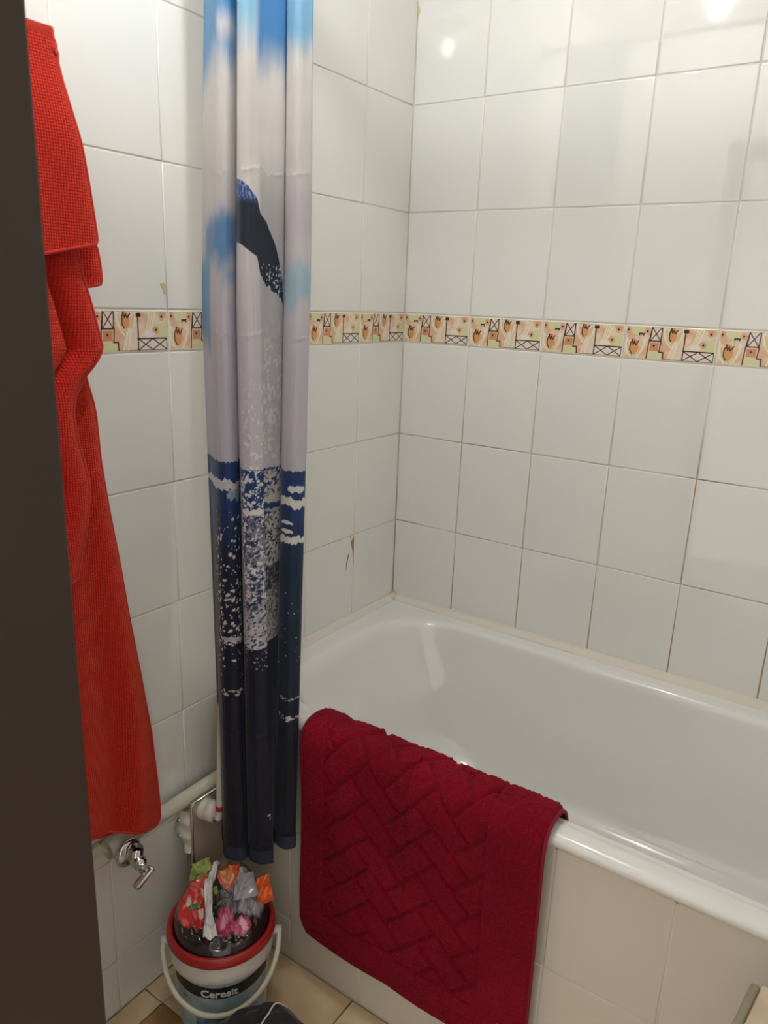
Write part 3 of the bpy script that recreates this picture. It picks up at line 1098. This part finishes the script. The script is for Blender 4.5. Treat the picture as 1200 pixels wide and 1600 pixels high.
# long back layer
towel_sheet('back_layer', [(100, 150), (118, 385), (130, 580), (148, 640), (156, 720), (170, 800), (186, 880), (200, 960), (218, 1050), (235, 1140), (245, 1220), (250, 1270), (249, 1279)],
            0.075, -1.27, lambda y, z, d: 0.010*np.sin((d-0.01)*38)*np.clip((1.7-z)/0.6, 0, 1)+0.006*np.sin(d*70+z*6)-0.012*np.exp(-(d/0.012)**2),
            bottom=lambda y, u: np.minimum(0.42*(-0.945-y), 0.075)*sstep(0.0, 0.03, -0.945-y), n_v=200)
towel_sheet('inner_layer', [(110, 800), (140, 1050), (165, 1200), (176, 1290), (175, 1303)], 0.052, -1.27, lambda y, z, d: 0.004*np.sin(d*60),
            bottom=lambda y, u: np.minimum(0.40*(-1.03-y), 0.06)*(y < -1.03), n_v=80, n_u=40)
# middle layer whose hem curls away
towel_sheet('middle_layer', [(118, 385), (128, 430), (143, 480), (156, 530), (160, 545), (150, 566), (130, 590), (117, 620), (113, 645), (120, 685), (134, 735), (139, 758), (138, 790), (130, 850), (119, 905)],
            0.100, -1.27, lambda y, z, d: 0.014*np.abs(np.sin((d-0.052-0.02*(1.58-z))*30))-0.014*np.exp(-((d-0.052)/0.008)**2)-0.010*np.exp(-(d/0.010)**2), n_v=150)
# corner tucked behind the flap
towel_sheet('corner_fold', [(128, 350), (150, 385), (155, 410), (158, 438), (156, 444)], 0.085, -1.12,
            lambda y, z, d: 0.004*np.sin(d*120), bottom=lambda y, u: -0.02*(1-u), n_v=40, n_u=30)
# front flap folded over the rail
FE = [(80, 60), (88, 95), (100, 140), (114, 185), (128, 235), (138, 290), (146, 340), (151, 374), (150, 380)]
ob, FP = towel_sheet('front_flap', FE, 0.125, -1.27,
                     lambda y, z, d: -0.030*sstep(1.70, 1.86, z)+0.004*np.sin(d*45+1)-0.007*np.exp(-(d/0.008)**2), bottom=lambda y, u: -0.055*(1-u), n_v=120)
# the turn over the rail, open at its end
turn = []
E0 = hit(80, 60, 0, 0.125)
for k in range(26):
    t = k/25
    a = math.pi*t
    turn.append((0.074+0.0205*math.cos(a), 1.839+0.026*math.sin(a)))
path = [(FP[9, 20, 0]-0.003, FP[9, 20, 2]), (FP[3, 20, 0]-0.002, FP[3, 20, 2])]+turn+[(0.050, 1.80), (0.052, 1.72), (0.058, 1.62)]
pp, _ = spline(path, 60)
yy = np.linspace(-1.27, 0, 40)
TP = np.zeros((60, 40, 3))
yr_top = np.interp(np.arange(60), [0, 12, 30, 45, 59], [FP[0, -1, 1], hit(79, 32, 0, 0.090)[1], hit(78, 26, 0, 0.074)[1], hit(84, 45, 0, 0.055)[1], hit(92, 95, 0, 0.052)[1]])
for j in range(40):
    TP[:, j, 1] = -1.27+(yr_top+1.27)*j/39
    TP[:, j, 0] = pp[:, 0]
    TP[:, j, 2] = pp[:, 1]
me = fast_grid('rail_turn', TP, m_towel)
uv = me.uv_layers.new(name='UVMap')
vi = np.zeros(len(me.loops), np.int32)
me.loops.foreach_get('vertex_index', vi)
uvv = np.stack([TP[..., 1].ravel(), np.repeat(np.arange(60)*0.006, 40)], -1)[vi]
uv.data.foreach_set('uv', uvv.ravel().astype(np.float32))
ob = link('rail_turn', me, towel)
so = ob.modifiers.new('solid', 'SOLIDIFY')
so.thickness = 0.004
so.offset = 0
link('hem', tube('hem', [tuple(p) for p in TP[::2, -1]], 0.0026, m_thread, 8), ob)

rail = thing('towel_rail', 'chrome towel rail under the folded red towel', 'towel rail', (0, 0, 1.855))
link('bar', tube('bar', [(0.074, -1.34, 0), (0.074, -1.10, 0)], 0.008, m_chrome, 16), rail)
for yy_ in (-1.33, -1.12):
    link('bracket', tube('bracket', [(0.001, yy_, 0), (0.074, yy_, 0)], 0.006, m_chrome, 12), rail)

# ------------------------------------------------------------------ pipe, valve, siphon on the left wall
pipe = thing('waste_pipe', 'off-white plastic pipe running low along the tiled wall', 'pipe', (0, 0, 0))
PZ = 0.446
link('pipe_run', tube('pipe_run', [(0.030, -0.700, PZ+0.002), (0.030, -0.985, PZ)], 0.0165, m_pvc_old, 24), pipe)
link('tee_fitting', tube('tee_fitting', [(0.030, -0.975, PZ), (0.030, -0.980, PZ), (0.030, -0.981, PZ), (0.030, -1.030, PZ), (0.030, -1.032, PZ), (0.030, -1.036, PZ)],
                        [0.018, 0.022, 0.0225, 0.0225, 0.021, 0.018], m_pvc_old, 24), pipe)
link('tee_branch', tube('tee_branch', [(0.030, -1.010, PZ), (0.055, -1.010, PZ-0.004), (0.060, -1.010, PZ-0.004)], [0.020, 0.020, 0.017], m_pvc_old, 24), pipe)
link('wall_clip', box_mesh('wall_clip', (0.001, 0.014, -1.085, -1.036, PZ-0.022, PZ+0.006), m_pvc_old, 0.002), pipe)
valve = thing('angle_valve', 'small chrome angle valve with lever on the plastic pipe', 'valve', (0.060, -1.010, PZ-0.006))
fl = lathe('flange', [(0.0, 0.0), (0.029, 0.0005), (0.030, 0.003), (0.026, 0.008), (0.014, 0.012), (0.0, 0.011)], m_chrome, 32)
fl.transform(Matrix.Rotation(math.pi/2, 4, 'Y'))
link('flange', fl, valve)
link('valve_body', tube('valve_body', [(0.008, 0, 0), (0.020, 0, -0.002), (0.034, 0, -0.006), (0.042, 0, -0.010), (0.046, 0, -0.012)], [0.012, 0.012, 0.0145, 0.0135, 0.009], m_chrome, 18), valve)
link('valve_nut', tube('valve_nut', [(0.022, 0.002, 0.002), (0.024, 0.003, 0.020), (0.0245, 0.003, 0.022)], [0.0145, 0.0145, 0.010], m_chrome, 18), valve)
link('outlet', tube('outlet', [(0.038, 0, -0.008), (0.042, 0.003, -0.024), (0.043, 0.003, -0.030)], [0.0085, 0.0085, 0.006], m_chrome, 14), valve)
lv = box_mesh('lever', (-0.008, 0.008, -0.024, 0.024, -0.006, 0.006), m_chrome, 0.004, 3)
lo = link('lever', lv, valve, (0.047, 0.000, -0.036))
lo.rotation_euler = (0.55, 0.3, 0.1)

siphon = thing('siphon_cover', 'metal edged cover plate with white drain elbow beside the curtain', 'drain fitting', (0, 0, 0))
m_plate = new_mat('satin_plate', rgb(196, 182, 164), 0.30, 0.35)
XP = 0.056
e_ = hit(299, 1258, 0, XP)
PY0, PZ1 = e_[1], e_[2]
pl = [(0, 0), (0, -0.165), (0.012, -0.190), (0.032, -0.205), (0.075, -0.200), (0.102, -0.180), (0.112, -0.155), (0.112, 0.0)]
pl = [(PY0+y, PZ1+z) for y, z in pl]
V = [(XP-0.006, y, z) for y, z in pl]+[(XP, y, z) for y, z in pl]
n = len(pl)
F = [tuple(range(n)), tuple(range(2*n-1, n-1, -1))]+[(i, n+i, n+(i+1) % n, (i+1) % n) for i in range(n)]
link('plate', mesh_data('plate', V, F, m_plate, False), siphon)
link('chrome_edge', tube('chrome_edge', [(XP, PY0+0.112, PZ1), (XP, PY0+0.006, PZ1), (XP, PY0+0.001, PZ1-0.003), (XP, PY0, PZ1-0.008), (XP, PY0, PZ1-0.165), (XP, PY0+0.004, PZ1-0.20)], 0.0030, m_chrome, 10), siphon)
# lumpy white clamp between plate and wall
nk = 40
zs = np.linspace(PZ1-0.022, PZ1-0.125, nk)
V = []
for k in range(nk):
    t = k/(nk-1)
    reach = 0.040*math.sin(math.pi*(0.12+0.80*t))**0.5+0.006*math.sin(t*13+0.5)
    reach *= 1-0.45*sstep(0.80, 1.0, t)
    yy0 = PY0-0.002+0.003*math.sin(t*17)
    V += [(XP-0.006, yy0, zs[k]), (XP-0.010-reach*0.5, yy0-0.004, zs[k]), (max(0.002, XP-0.010-reach), yy0, zs[k]), (max(0.002, XP-0.010-reach), PY0+0.03, zs[k]), (XP-0.006, PY0+0.03, zs[k])]
F = grid_faces(nk, 5, True)+[(0, 1, 2, 3, 4), tuple(range(nk*5-1, nk*5-6, -1))]
link('clamp', mesh_data('clamp', V, F, m_pvc), siphon)
for zz_ in (PZ1-0.048, PZ1-0.088):
    link('clamp_screw', tube('clamp_screw', [(XP-0.034, PY0-0.006, zz_), (XP-0.034, PY0-0.011, zz_), (XP-0.034, PY0-0.0115, zz_)], [0.0045, 0.0045, 0.002], m_chrome, 10), siphon)
EY = PY0+0.040
EZ = PZ1-0.030
link('flange', tube('flange', [(XP, EY, EZ), (XP+0.004, EY, EZ), (XP+0.0045, EY, EZ), (XP+0.012, EY+0.002, EZ)], [0.026, 0.026, 0.022, 0.022], m_pvc, 24), siphon)
link('nut', tube('nut', [(XP+0.010, EY+0.001, EZ-0.001), (XP+0.011, EY+0.001, EZ-0.001), (XP+0.028, EY+0.008, EZ-0.004), (XP+0.029, EY+0.008, EZ-0.004)], [0.020, 0.0245, 0.0235, 0.018], m_pvc, 12), siphon)
link('elbow', tube('elbow', [(XP+0.020, EY+0.005, EZ-0.003), (XP+0.026, EY+0.010, EZ-0.005), (XP+0.028, EY+0.017, EZ-0.008), (XP+0.025, EY+0.026, EZ-0.010), (XP+0.018, EY+0.038, EZ-0.012), (XP+0.017, EY+0.070, EZ-0.013)],
                   [0.0155]*6, m_pvc, 20), siphon)
rp = hit(343.5, 1262, 0, 0.098)
link('riser', tube('riser', [(rp[0]-0.006, rp[1], rp[2]-0.030), (rp[0], rp[1], rp[2]+0.006), tuple(hit(342.5, 1180, 0, 0.090)), tuple(hit(342, 1100, 0, 0.085))], [0.0075, 0.0075, 0.005, 0.003], m_pvc, 14), siphon)
link('red_ring', tube('red_ring', [(rp[0], rp[1], rp[2]-0.006), (rp[0], rp[1], rp[2]-0.005), (rp[0], rp[1], rp[2]+0.005), (rp[0], rp[1], rp[2]+0.006)], [0.0075, 0.009, 0.009, 0.0075], m_red_plastic, 18), siphon)
link('trap_body', lathe('trap_body', [(0.0, 0.235), (0.020, 0.236), (0.024, 0.245), (0.024, 0.32), (0.016, 0.328), (0.014, 0.36), (0.0, 0.36)], new_mat('dark_rubber', rgb(52, 48, 46), 0.6), 24), siphon, (0.026, PY0+0.06, 0.0))

# ------------------------------------------------------------------ bucket
BC = (0.174, -0.872)
VIEW = math.atan2(-0.72, 0.69)                     # side of the bucket that faces the room
m_bucket = mottle(new_mat('grubby_white_plastic', rgb(220, 216, 206), 0.4), rgb(224, 221, 212), rgb(186, 176, 160), 14, 6, 0.5, 0.8)
m_rim = new_mat('red_plastic_rim', rgb(172, 40, 40), 0.35)
bucket = thing('bucket', 'white plastic bucket with a red rim and white handle, full of rubbish', 'bucket', (BC[0], BC[1], 0.0))
RB_, RT_ = 0.092, 0.106
HB = 0.232


def brad(z):
    return RB_+(RT_-RB_)*z/HB


prof = [(0.0, 0.001), (RB_-0.004, 0.001), (RB_, 0.005), (brad(0.10), 0.10), (brad(0.172), 0.172), (brad(0.174)+0.0045, 0.1745), (brad(0.180)+0.005, 0.180), (brad(0.198)+0.005, 0.198),
        (brad(0.200)+0.001, 0.2005), (brad(HB), HB), (brad(HB)-0.002, HB), (brad(0.1)-0.002, 0.1), (RB_-0.003, 0.006), (0.0, 0.004)]
link('pail', lathe('pail', prof, m_bucket, 72), bucket)
ZR = HB-0.222
link('rim', lathe('rim', [(r, z+ZR) for r, z in [(RT_-0.006, 0.214), (RT_+0.0012, 0.211), (RT_+0.0070, 0.211), (RT_+0.0080, 0.214), (RT_+0.0068, 0.222), (RT_+0.006, 0.224), (RT_+0.0055, 0.229), (RT_+0.003, 0.2315),
                                                  (RT_-0.003, 0.231), (RT_-0.005, 0.227), (RT_-0.006, 0.214)]], m_rim, 72), bucket)


def wrap(name, z0, z1, a0, a1, mat, off=0.0006, n=40, zfun=None, cols=None):
    a = np.linspace(a0, a1, n)
    zz = np.linspace(z0, z1, 8)
    P = np.zeros((8, n, 3))
    for i, z in enumerate(zz):
        for j, t in enumerate(a):
            zq = z+(zfun(t, (z-z0)/(z1-z0)) if zfun else 0)
            r = brad(zq)+off
            P[i, j] = (r*math.cos(t), r*math.sin(t), zq)
    return link(name, fast_grid(name, P, mat), bucket)


m_lab_blue = mottle(new_mat('pale_blue_label', rgb(160, 190, 202), 0.45), rgb(150, 182, 196), rgb(184, 204, 208), 20, 4)
m_lab_black = new_mat('black_label', rgb(34, 34, 36), 0.45)
m_lab_white = new_mat('white_print', rgb(232, 232, 228), 0.5)
m_lab_mid = mottle(new_mat('blue_label_print', rgb(92, 140, 176), 0.45), rgb(70, 120, 164), rgb(150, 186, 204), 40, 4)
lab = wrap('label', 0.040, 0.170, VIEW-1.15, VIEW+1.15, m_lab_blue)
wrap('label_band', 0.134, 0.164, VIEW-1.12, VIEW+1.12, m_lab_black, 0.0011, zfun=lambda t, f: 0.010*((t-VIEW)/1.1)**2)
wrap('label_picture', 0.045, 0.078, VIEW-0.55, VIEW+0.75, m_lab_mid, 0.0011)


def bent_text(txt, size, z, ang, mat, name, tilt=0.0, fat=0.0):
    cu = bpy.data.curves.new(name, 'FONT')
    cu.body = txt
    cu.size = size
    cu.align_x = 'CENTER'
    cu.offset = fat
    cu.resolution_u = 3
    cu.extrude = 0.0003
    ob = bpy.data.objects.new(name, cu)
    COL.objects.link(ob)
    bpy.context.view_layer.update()
    dg = bpy.context.evaluated_depsgraph_get()
    me = bpy.data.meshes.new_from_object(ob.evaluated_get(dg))
    bpy.data.objects.remove(ob)
    bm = bmesh.new()
    bm.from_mesh(me)
    bmesh.ops.triangulate(bm, faces=bm.faces[:])
    for v in bm.verts:
        x, y, e = v.co
        zq = z+y+tilt*x
        r = brad(zq)+0.0018+e
        t = ang+x/r
        v.co = (r*math.cos(t), r*math.sin(t), zq)
    bm.to_mesh(me)
    bm.free()
    me.materials.clear()
    me.materials.append(mat)
    return link(name, me, bucket)


bent_text('Ceresit', 0.0255, 0.1395, VIEW-0.02, m_lab_white, 'label_text', 0.0, 0.0007)
bent_text('2', 0.024, 0.120, VIEW-0.80, m_lab_mid, 'label_number', 0.0, 0.0006)
# handle hanging in front of the bucket
A = VIEW+math.pi/2
ca, sa = math.cos(A), math.sin(A)
cv, sv = math.cos(VIEW), math.sin(VIEW)
pts, R = [], 0.121
for k in range(41):
    t = math.pi*k/40
    s_, dpt = -R*math.cos(t), R*math.sin(t)
    drop = 0.198-0.082*math.sin(t)**0.9
    out = dpt*1.02
    pts.append((ca*s_+cv*out, sa*s_+sv*out, drop))
hd = link('handle', tube('handle', pts, 0.0055, m_pvc_old, 12), bucket)
for s_ in (-1, 1):
    lg = tube('handle_lug', [(ca*s_*(RT_-0.001), sa*s_*(RT_-0.001), 0.196), (ca*s_*0.126, sa*s_*0.126, 0.196)], 0.009, m_bucket, 16)
    link('handle_lug', lg, bucket)

# rubbish in the bucket: a dark bag printed with vegetables and some wrappers
m_bag = vcol_mat('printed_film', 0.22, 0.6)
n_, l_, b_ = nodes(m_bag)
b_.inputs['Coat Weight'].default_value = 0.4
NR, NA = 70, 150
rr = np.linspace(0, 1, NR)
aa = np.linspace(0, 2*math.pi, NA)
Rg, Ag = np.meshgrid(rr, aa, indexing='ij')
p_, q_ = Rg*np.cos(Ag), Rg*np.sin(Ag)               # p right, q away from the room
cre = np.abs(fbm(p_*3.2+5, q_*3.2+5, 131, 4)-0.5)*2
hgt = 0.238+0.052*np.sqrt(np.clip(1-Rg**2, 0, 1))+0.045*np.clip(q_+0.3, -0.2, 1)*(1-Rg**6)-0.036*cre*(1-Rg**3)+0.02*(fbm(p_*7, q_*7, 132)-0.5)*(1-Rg**4)
hgt = hgt+0.022*np.exp(-((p_-0.50)**2+(q_-0.52)**2)/0.10)*(1-Rg**6)
hgt = np.where(Rg > 0.97, 0.215, hgt)
base = np.zeros(Rg.shape+(3,))
base[:] = lin((42, 34, 34))
nz1 = fbm(p_*6, q_*6, 133)


def blob(cx, cy, rx, ry, c, rot=0.0, soft=0.12, warp=0.25):
    dx, dy = p_-cx, q_-cy
    ex = dx*math.cos(rot)+dy*math.sin(rot)
    ey = -dx*math.sin(rot)+dy*math.cos(rot)
    d = np.sqrt((ex/rx)**2+(ey/ry)**2)+warp*(nz1-0.5)
    m = (1-sstep(1-soft, 1+soft, d))[..., None]
    base[:] = base*(1-m)+lin(c)*m


blob(0.55, 0.62, 0.42, 0.38, (66, 56, 54))
blob(0.52, 0.05, 0.34, 0.42, (150, 148, 156), 0.4)
blob(0.22, 0.0, 0.22, 0.26, (96, 96, 106), 0.3)
blob(-0.55, 0.08, 0.30, 0.46, (214, 58, 52), -0.3)
blob(-0.45, 0.36, 0.12, 0.26, (226, 90, 80), -0.4)
blob(-0.42, -0.28, 0.16, 0.16, (190, 40, 44), 0.2)
for cx, cy in ((-0.66, 0.05), (-0.36, 0.12), (-0.52, -0.05), (-0.40, -0.22)):
    blob(cx, cy, 0.05, 0.09, (236, 206, 184), 0.3)
blob(-0.56, -0.08, 0.11, 0.09, (78, 140, 86), 0.2)
blob(0.14, 0.46, 0.24, 0.36, (206, 96, 64), 0.2)
blob(0.10, 0.36, 0.12, 0.20, (214, 150, 96), 0.6)
blob(0.20, 0.55, 0.06, 0.22, (226, 130, 60), -0.4)
blob(-0.10, 0.68, 0.10, 0.16, (190, 40, 40), 0)
blob(0.10, -0.48, 0.18, 0.26, (178, 60, 96), -0.3)
blob(0.42, -0.52, 0.20, 0.16, (196, 84, 118), 0.5)
blob(0.08, -0.42, 0.05, 0.14, (226, 150, 170), -0.3)
blob(0.47, -0.50, 0.06, 0.13, (232, 170, 186), 0.6)
blob(-0.40, 0.72, 0.30, 0.16, (120, 150, 66), 0.5)
blob(-0.12, 0.10, 0.04, 0.12, (120, 160, 70), 0.3)
rx_, ry_ = 0.101, 0.101
X = rx_*(p_*0.72+q_*(-0.69))
Y = ry_*(p_*0.69+q_*0.72)
BP = np.stack([X, Y, hgt], -1)
bag = thing('rubbish_bag', 'dark plastic rubbish bag printed with red peppers stuffed in the bucket', 'rubbish bag', (BC[0], BC[1], 0.0))
BP2 = np.concatenate([BP, BP[-1:]*np.array([0.92, 0.92, 0.0])+np.array([0, 0, 0.12]), BP[-1:]*np.array([0.80, 0.80, 0.0])+np.array([0, 0, 0.01]), BP[-1:]*np.array([0.0, 0.0, 0.0])+np.array([0, 0, 0.008])], 0)
bc2 = np.concatenate([base, base[-1:], base[-1:], base[-1:]], 0)
link('bag_film', fast_grid('bag_film', BP2, m_bag, bc2), bag)


def bag_pt(p, q, up=0.004):
    r, a = math.hypot(p, q), math.atan2(q, p) % (2*math.pi)
    z = hgt[min(NR-1, int(r*(NR-1))), min(NA-1, int(a/(2*math.pi)*(NA-1)))]
    return np.array([rx_*(p*0.72-q*0.69), ry_*(p*0.69+q*0.72), z+up])


# twisted white strip lying across the bag
ctr, _ = spline([(-0.06, 0.86), (-0.10, 0.62), (-0.17, 0.36), (-0.25, 0.08), (-0.24, -0.18), (-0.22, -0.46), (-0.18, -0.80)], 60)
wd = np.interp(np.arange(60), [0, 12, 25, 34, 45, 59], [0.002, 0.005, 0.008, 0.0085, 0.007, 0.015])
SP = np.zeros((60, 7, 3))
for k in range(60):
    c = bag_pt(ctr[k, 0], ctr[k, 1], 0.008+0.010*math.sin(k/59*math.pi)+(0.006*(1-k/12) if k < 12 else 0))
    for j in range(7):
        s_ = (j-3)/3
        SP[k, j] = c+np.array([0.72, 0.69, 0])*wd[k]*s_+np.array([0, 0, 1])*0.006*math.cos(s_*4+k*0.16)
so_ = link('white_strip', fast_grid('white_strip', SP, new_mat('white_film', rgb(224, 222, 220), 0.35)), bag)
sm = so_.modifiers.new('solid', 'SOLIDIFY')
sm.thickness = 0.0008


def wrapper(name, label, mat, center, ax1, ax2, bulge, seed, loc_parent=None, n=8):
    """crumpled folded wrapper"""
    a1, a2 = np.array(ax1), np.array(ax2)
    nrm = np.cross(a1, a2)
    nrm = nrm/np.linalg.norm(nrm)
    Uq, Vq = np.meshgrid(np.linspace(-1, 1, n), np.linspace(-1, 1, n))
    h = bulge*(np.abs(fbm(Uq*2+seed, Vq*2+seed, seed, 3)-0.5)*4-0.6)+bulge*1.2*(1-np.maximum(np.abs(Uq), np.abs(Vq))**2)
    taper = 1-0.35*(Vq+1)/2*np.abs(Uq)
    P = center+a1*(Uq*taper)[..., None]+a2*Vq[..., None]+nrm*h[..., None]
    me = fast_grid(name, P, mat)
    me.polygons.foreach_set('use_smooth', np.zeros(len(me.polygons), bool))
    ob = link(name, me)
    s_ = ob.modifiers.new('solid', 'SOLIDIFY')
    s_.thickness = 0.0008
    ob.location = (BC[0], BC[1], 0)
    return tag(ob, label, 'wrapper')


m_orange = new_mat('orange_foil', rgb(236, 104, 34), 0.25, 0.1)
m_clear = new_mat('grey_film', rgb(158, 156, 162), 0.18)
m_green = mottle(new_mat('green_leaf_film', rgb(130, 160, 70), 0.35), rgb(92, 140, 70), rgb(190, 196, 110), 60, 4)
c = bag_pt(0.86, 0.06, 0.020)
wrapper('orange_wrapper', 'shiny orange wrapper sticking out over the red bucket rim', m_orange, c, (0.016, 0.014, 0.010), (-0.010, 0.008, 0.024), 0.008, 3)
c = bag_pt(0.50, 0.10, 0.014)
wrapper('film_wrapper', 'crumpled grey film wrapper lying on the rubbish bag', m_clear, c, (0.018, 0.020, 0.002), (-0.017, 0.015, 0.012), 0.005, 9)
c = bag_pt(-0.46, 0.70, 0.004)
wrapper('green_wrapper', 'green leaf-printed wrapper at the wall side of the bucket', m_green, c, (0.020, 0.020, 0.012), (-0.012, 0.010, 0.016), 0.008, 14)

# ------------------------------------------------------------------ black bag on the floor
bb = thing('black_bag', 'black fabric bag with a thin white cord lying on the floor', 'bag', (0, 0, 0))
BBC = np.array([0.362, -0.962])
NR, NA = 30, 72
Rg, Ag = np.meshgrid(np.linspace(0, 1, NR), np.linspace(0, 2*math.pi, NA), indexing='ij')
p_, q_ = Rg*np.cos(Ag), Rg*np.sin(Ag)
fold = np.abs(fbm(p_*2.2+3, q_*2.2, 151, 3)-0.5)*2
hh = 0.196*np.clip(1-Rg**3.6, 0, 1)**0.75*(0.93+0.12*q_+0.05*p_)*(1-0.16*fold)+0.012*np.sin(Ag*5+Rg*4)*Rg*(1-Rg**4)
lob = 1+0.10*np.sin(Ag*3+0.6)+0.05*np.sin(Ag*7+1.0)+0.10*Rg**6*np.sin(Ag*4)
p_, q_ = p_*lob, q_*lob
X = BBC[0]+0.120*p_*0.72-0.070*q_*0.69
Y = BBC[1]+0.120*p_*0.69+0.070*q_*0.72
BK = np.stack([X, Y, np.maximum(hh, 0.0)+0.001], -1)
BK = np.concatenate([BK, BK[-1:]*[1, 1, 0]+[0, 0, 0.0005], np.broadcast_to([BBC[0], BBC[1], 0.0005], BK[-1:].shape)], 0)
link('bag_body', fast_grid('bag_body', BK, m_black), bb)


def bb_pt(p, q):
    r, a = math.hypot(p, q), math.atan2(q, p) % (2*math.pi)
    return BK[min(NR-1, int(r*(NR-1)+0.5)), min(NA-1, int(a/(2*math.pi)*(NA-1)+0.5))]+np.array([0, 0, 0.0015])


cp = [bb_pt(*c) for c in ((-0.05, -0.5), (0.05, -0.2), (0.18, 0.1), (0.32, 0.36), (0.45, 0.50))]
cs, _ = spline(cp, 30)
link('cord', tube('cord', [tuple(c) for c in cs], 0.0016, m_pvc, 8), bb)

# ------------------------------------------------------------------ low cabinet at the right, only its corner shows
cab = thing('low_cabinet', 'low cabinet with a beige mottled top and grey side strip beside the bath panel', 'cabinet', (1.1505, -0.742, 0), math.radians(-6.6))
m_top = mottle(new_mat('beige_mottled_top', rgb(206, 188, 160), 0.35), rgb(196, 176, 146), rgb(222, 206, 182), 14, 7, 0.3, 0.7)
m_side_strip = new_mat('grey_side_strip', rgb(150, 142, 122), 0.4)
link('body', box_mesh('body', (0.012, 0.40, -0.40, -0.02, 0.0, 0.575), m_plaster, 0.002), cab)
link('top_board', box_mesh('top_board', (0.0, 0.42, -0.42, -0.012, 0.576, 0.600), m_top, 0.002), cab)
link('side_strip', box_mesh('side_strip', (-0.014, -0.0005, -0.42, -0.012, 0.576, 0.597), m_side_strip, 0.005, 3), cab)  # grey strip along the left side of the top board
for k, dx_ in enumerate((0.018, 0.208)):
    d_ = link('door', box_mesh('door', (dx_, dx_+0.185, -0.418, -0.401, 0.03, 0.56), m_plaster, 0.003), cab)
    link('knob', lathe('knob', [(0.0, 0.0), (0.005, 0.0), (0.005, 0.012), (0.011, 0.016), (0.011, 0.021), (0.0, 0.023)], m_chrome, 20), d_, (dx_+(0.165 if k == 0 else 0.02), -0.418, 0.42)).rotation_euler = (math.pi/2, 0, 0)
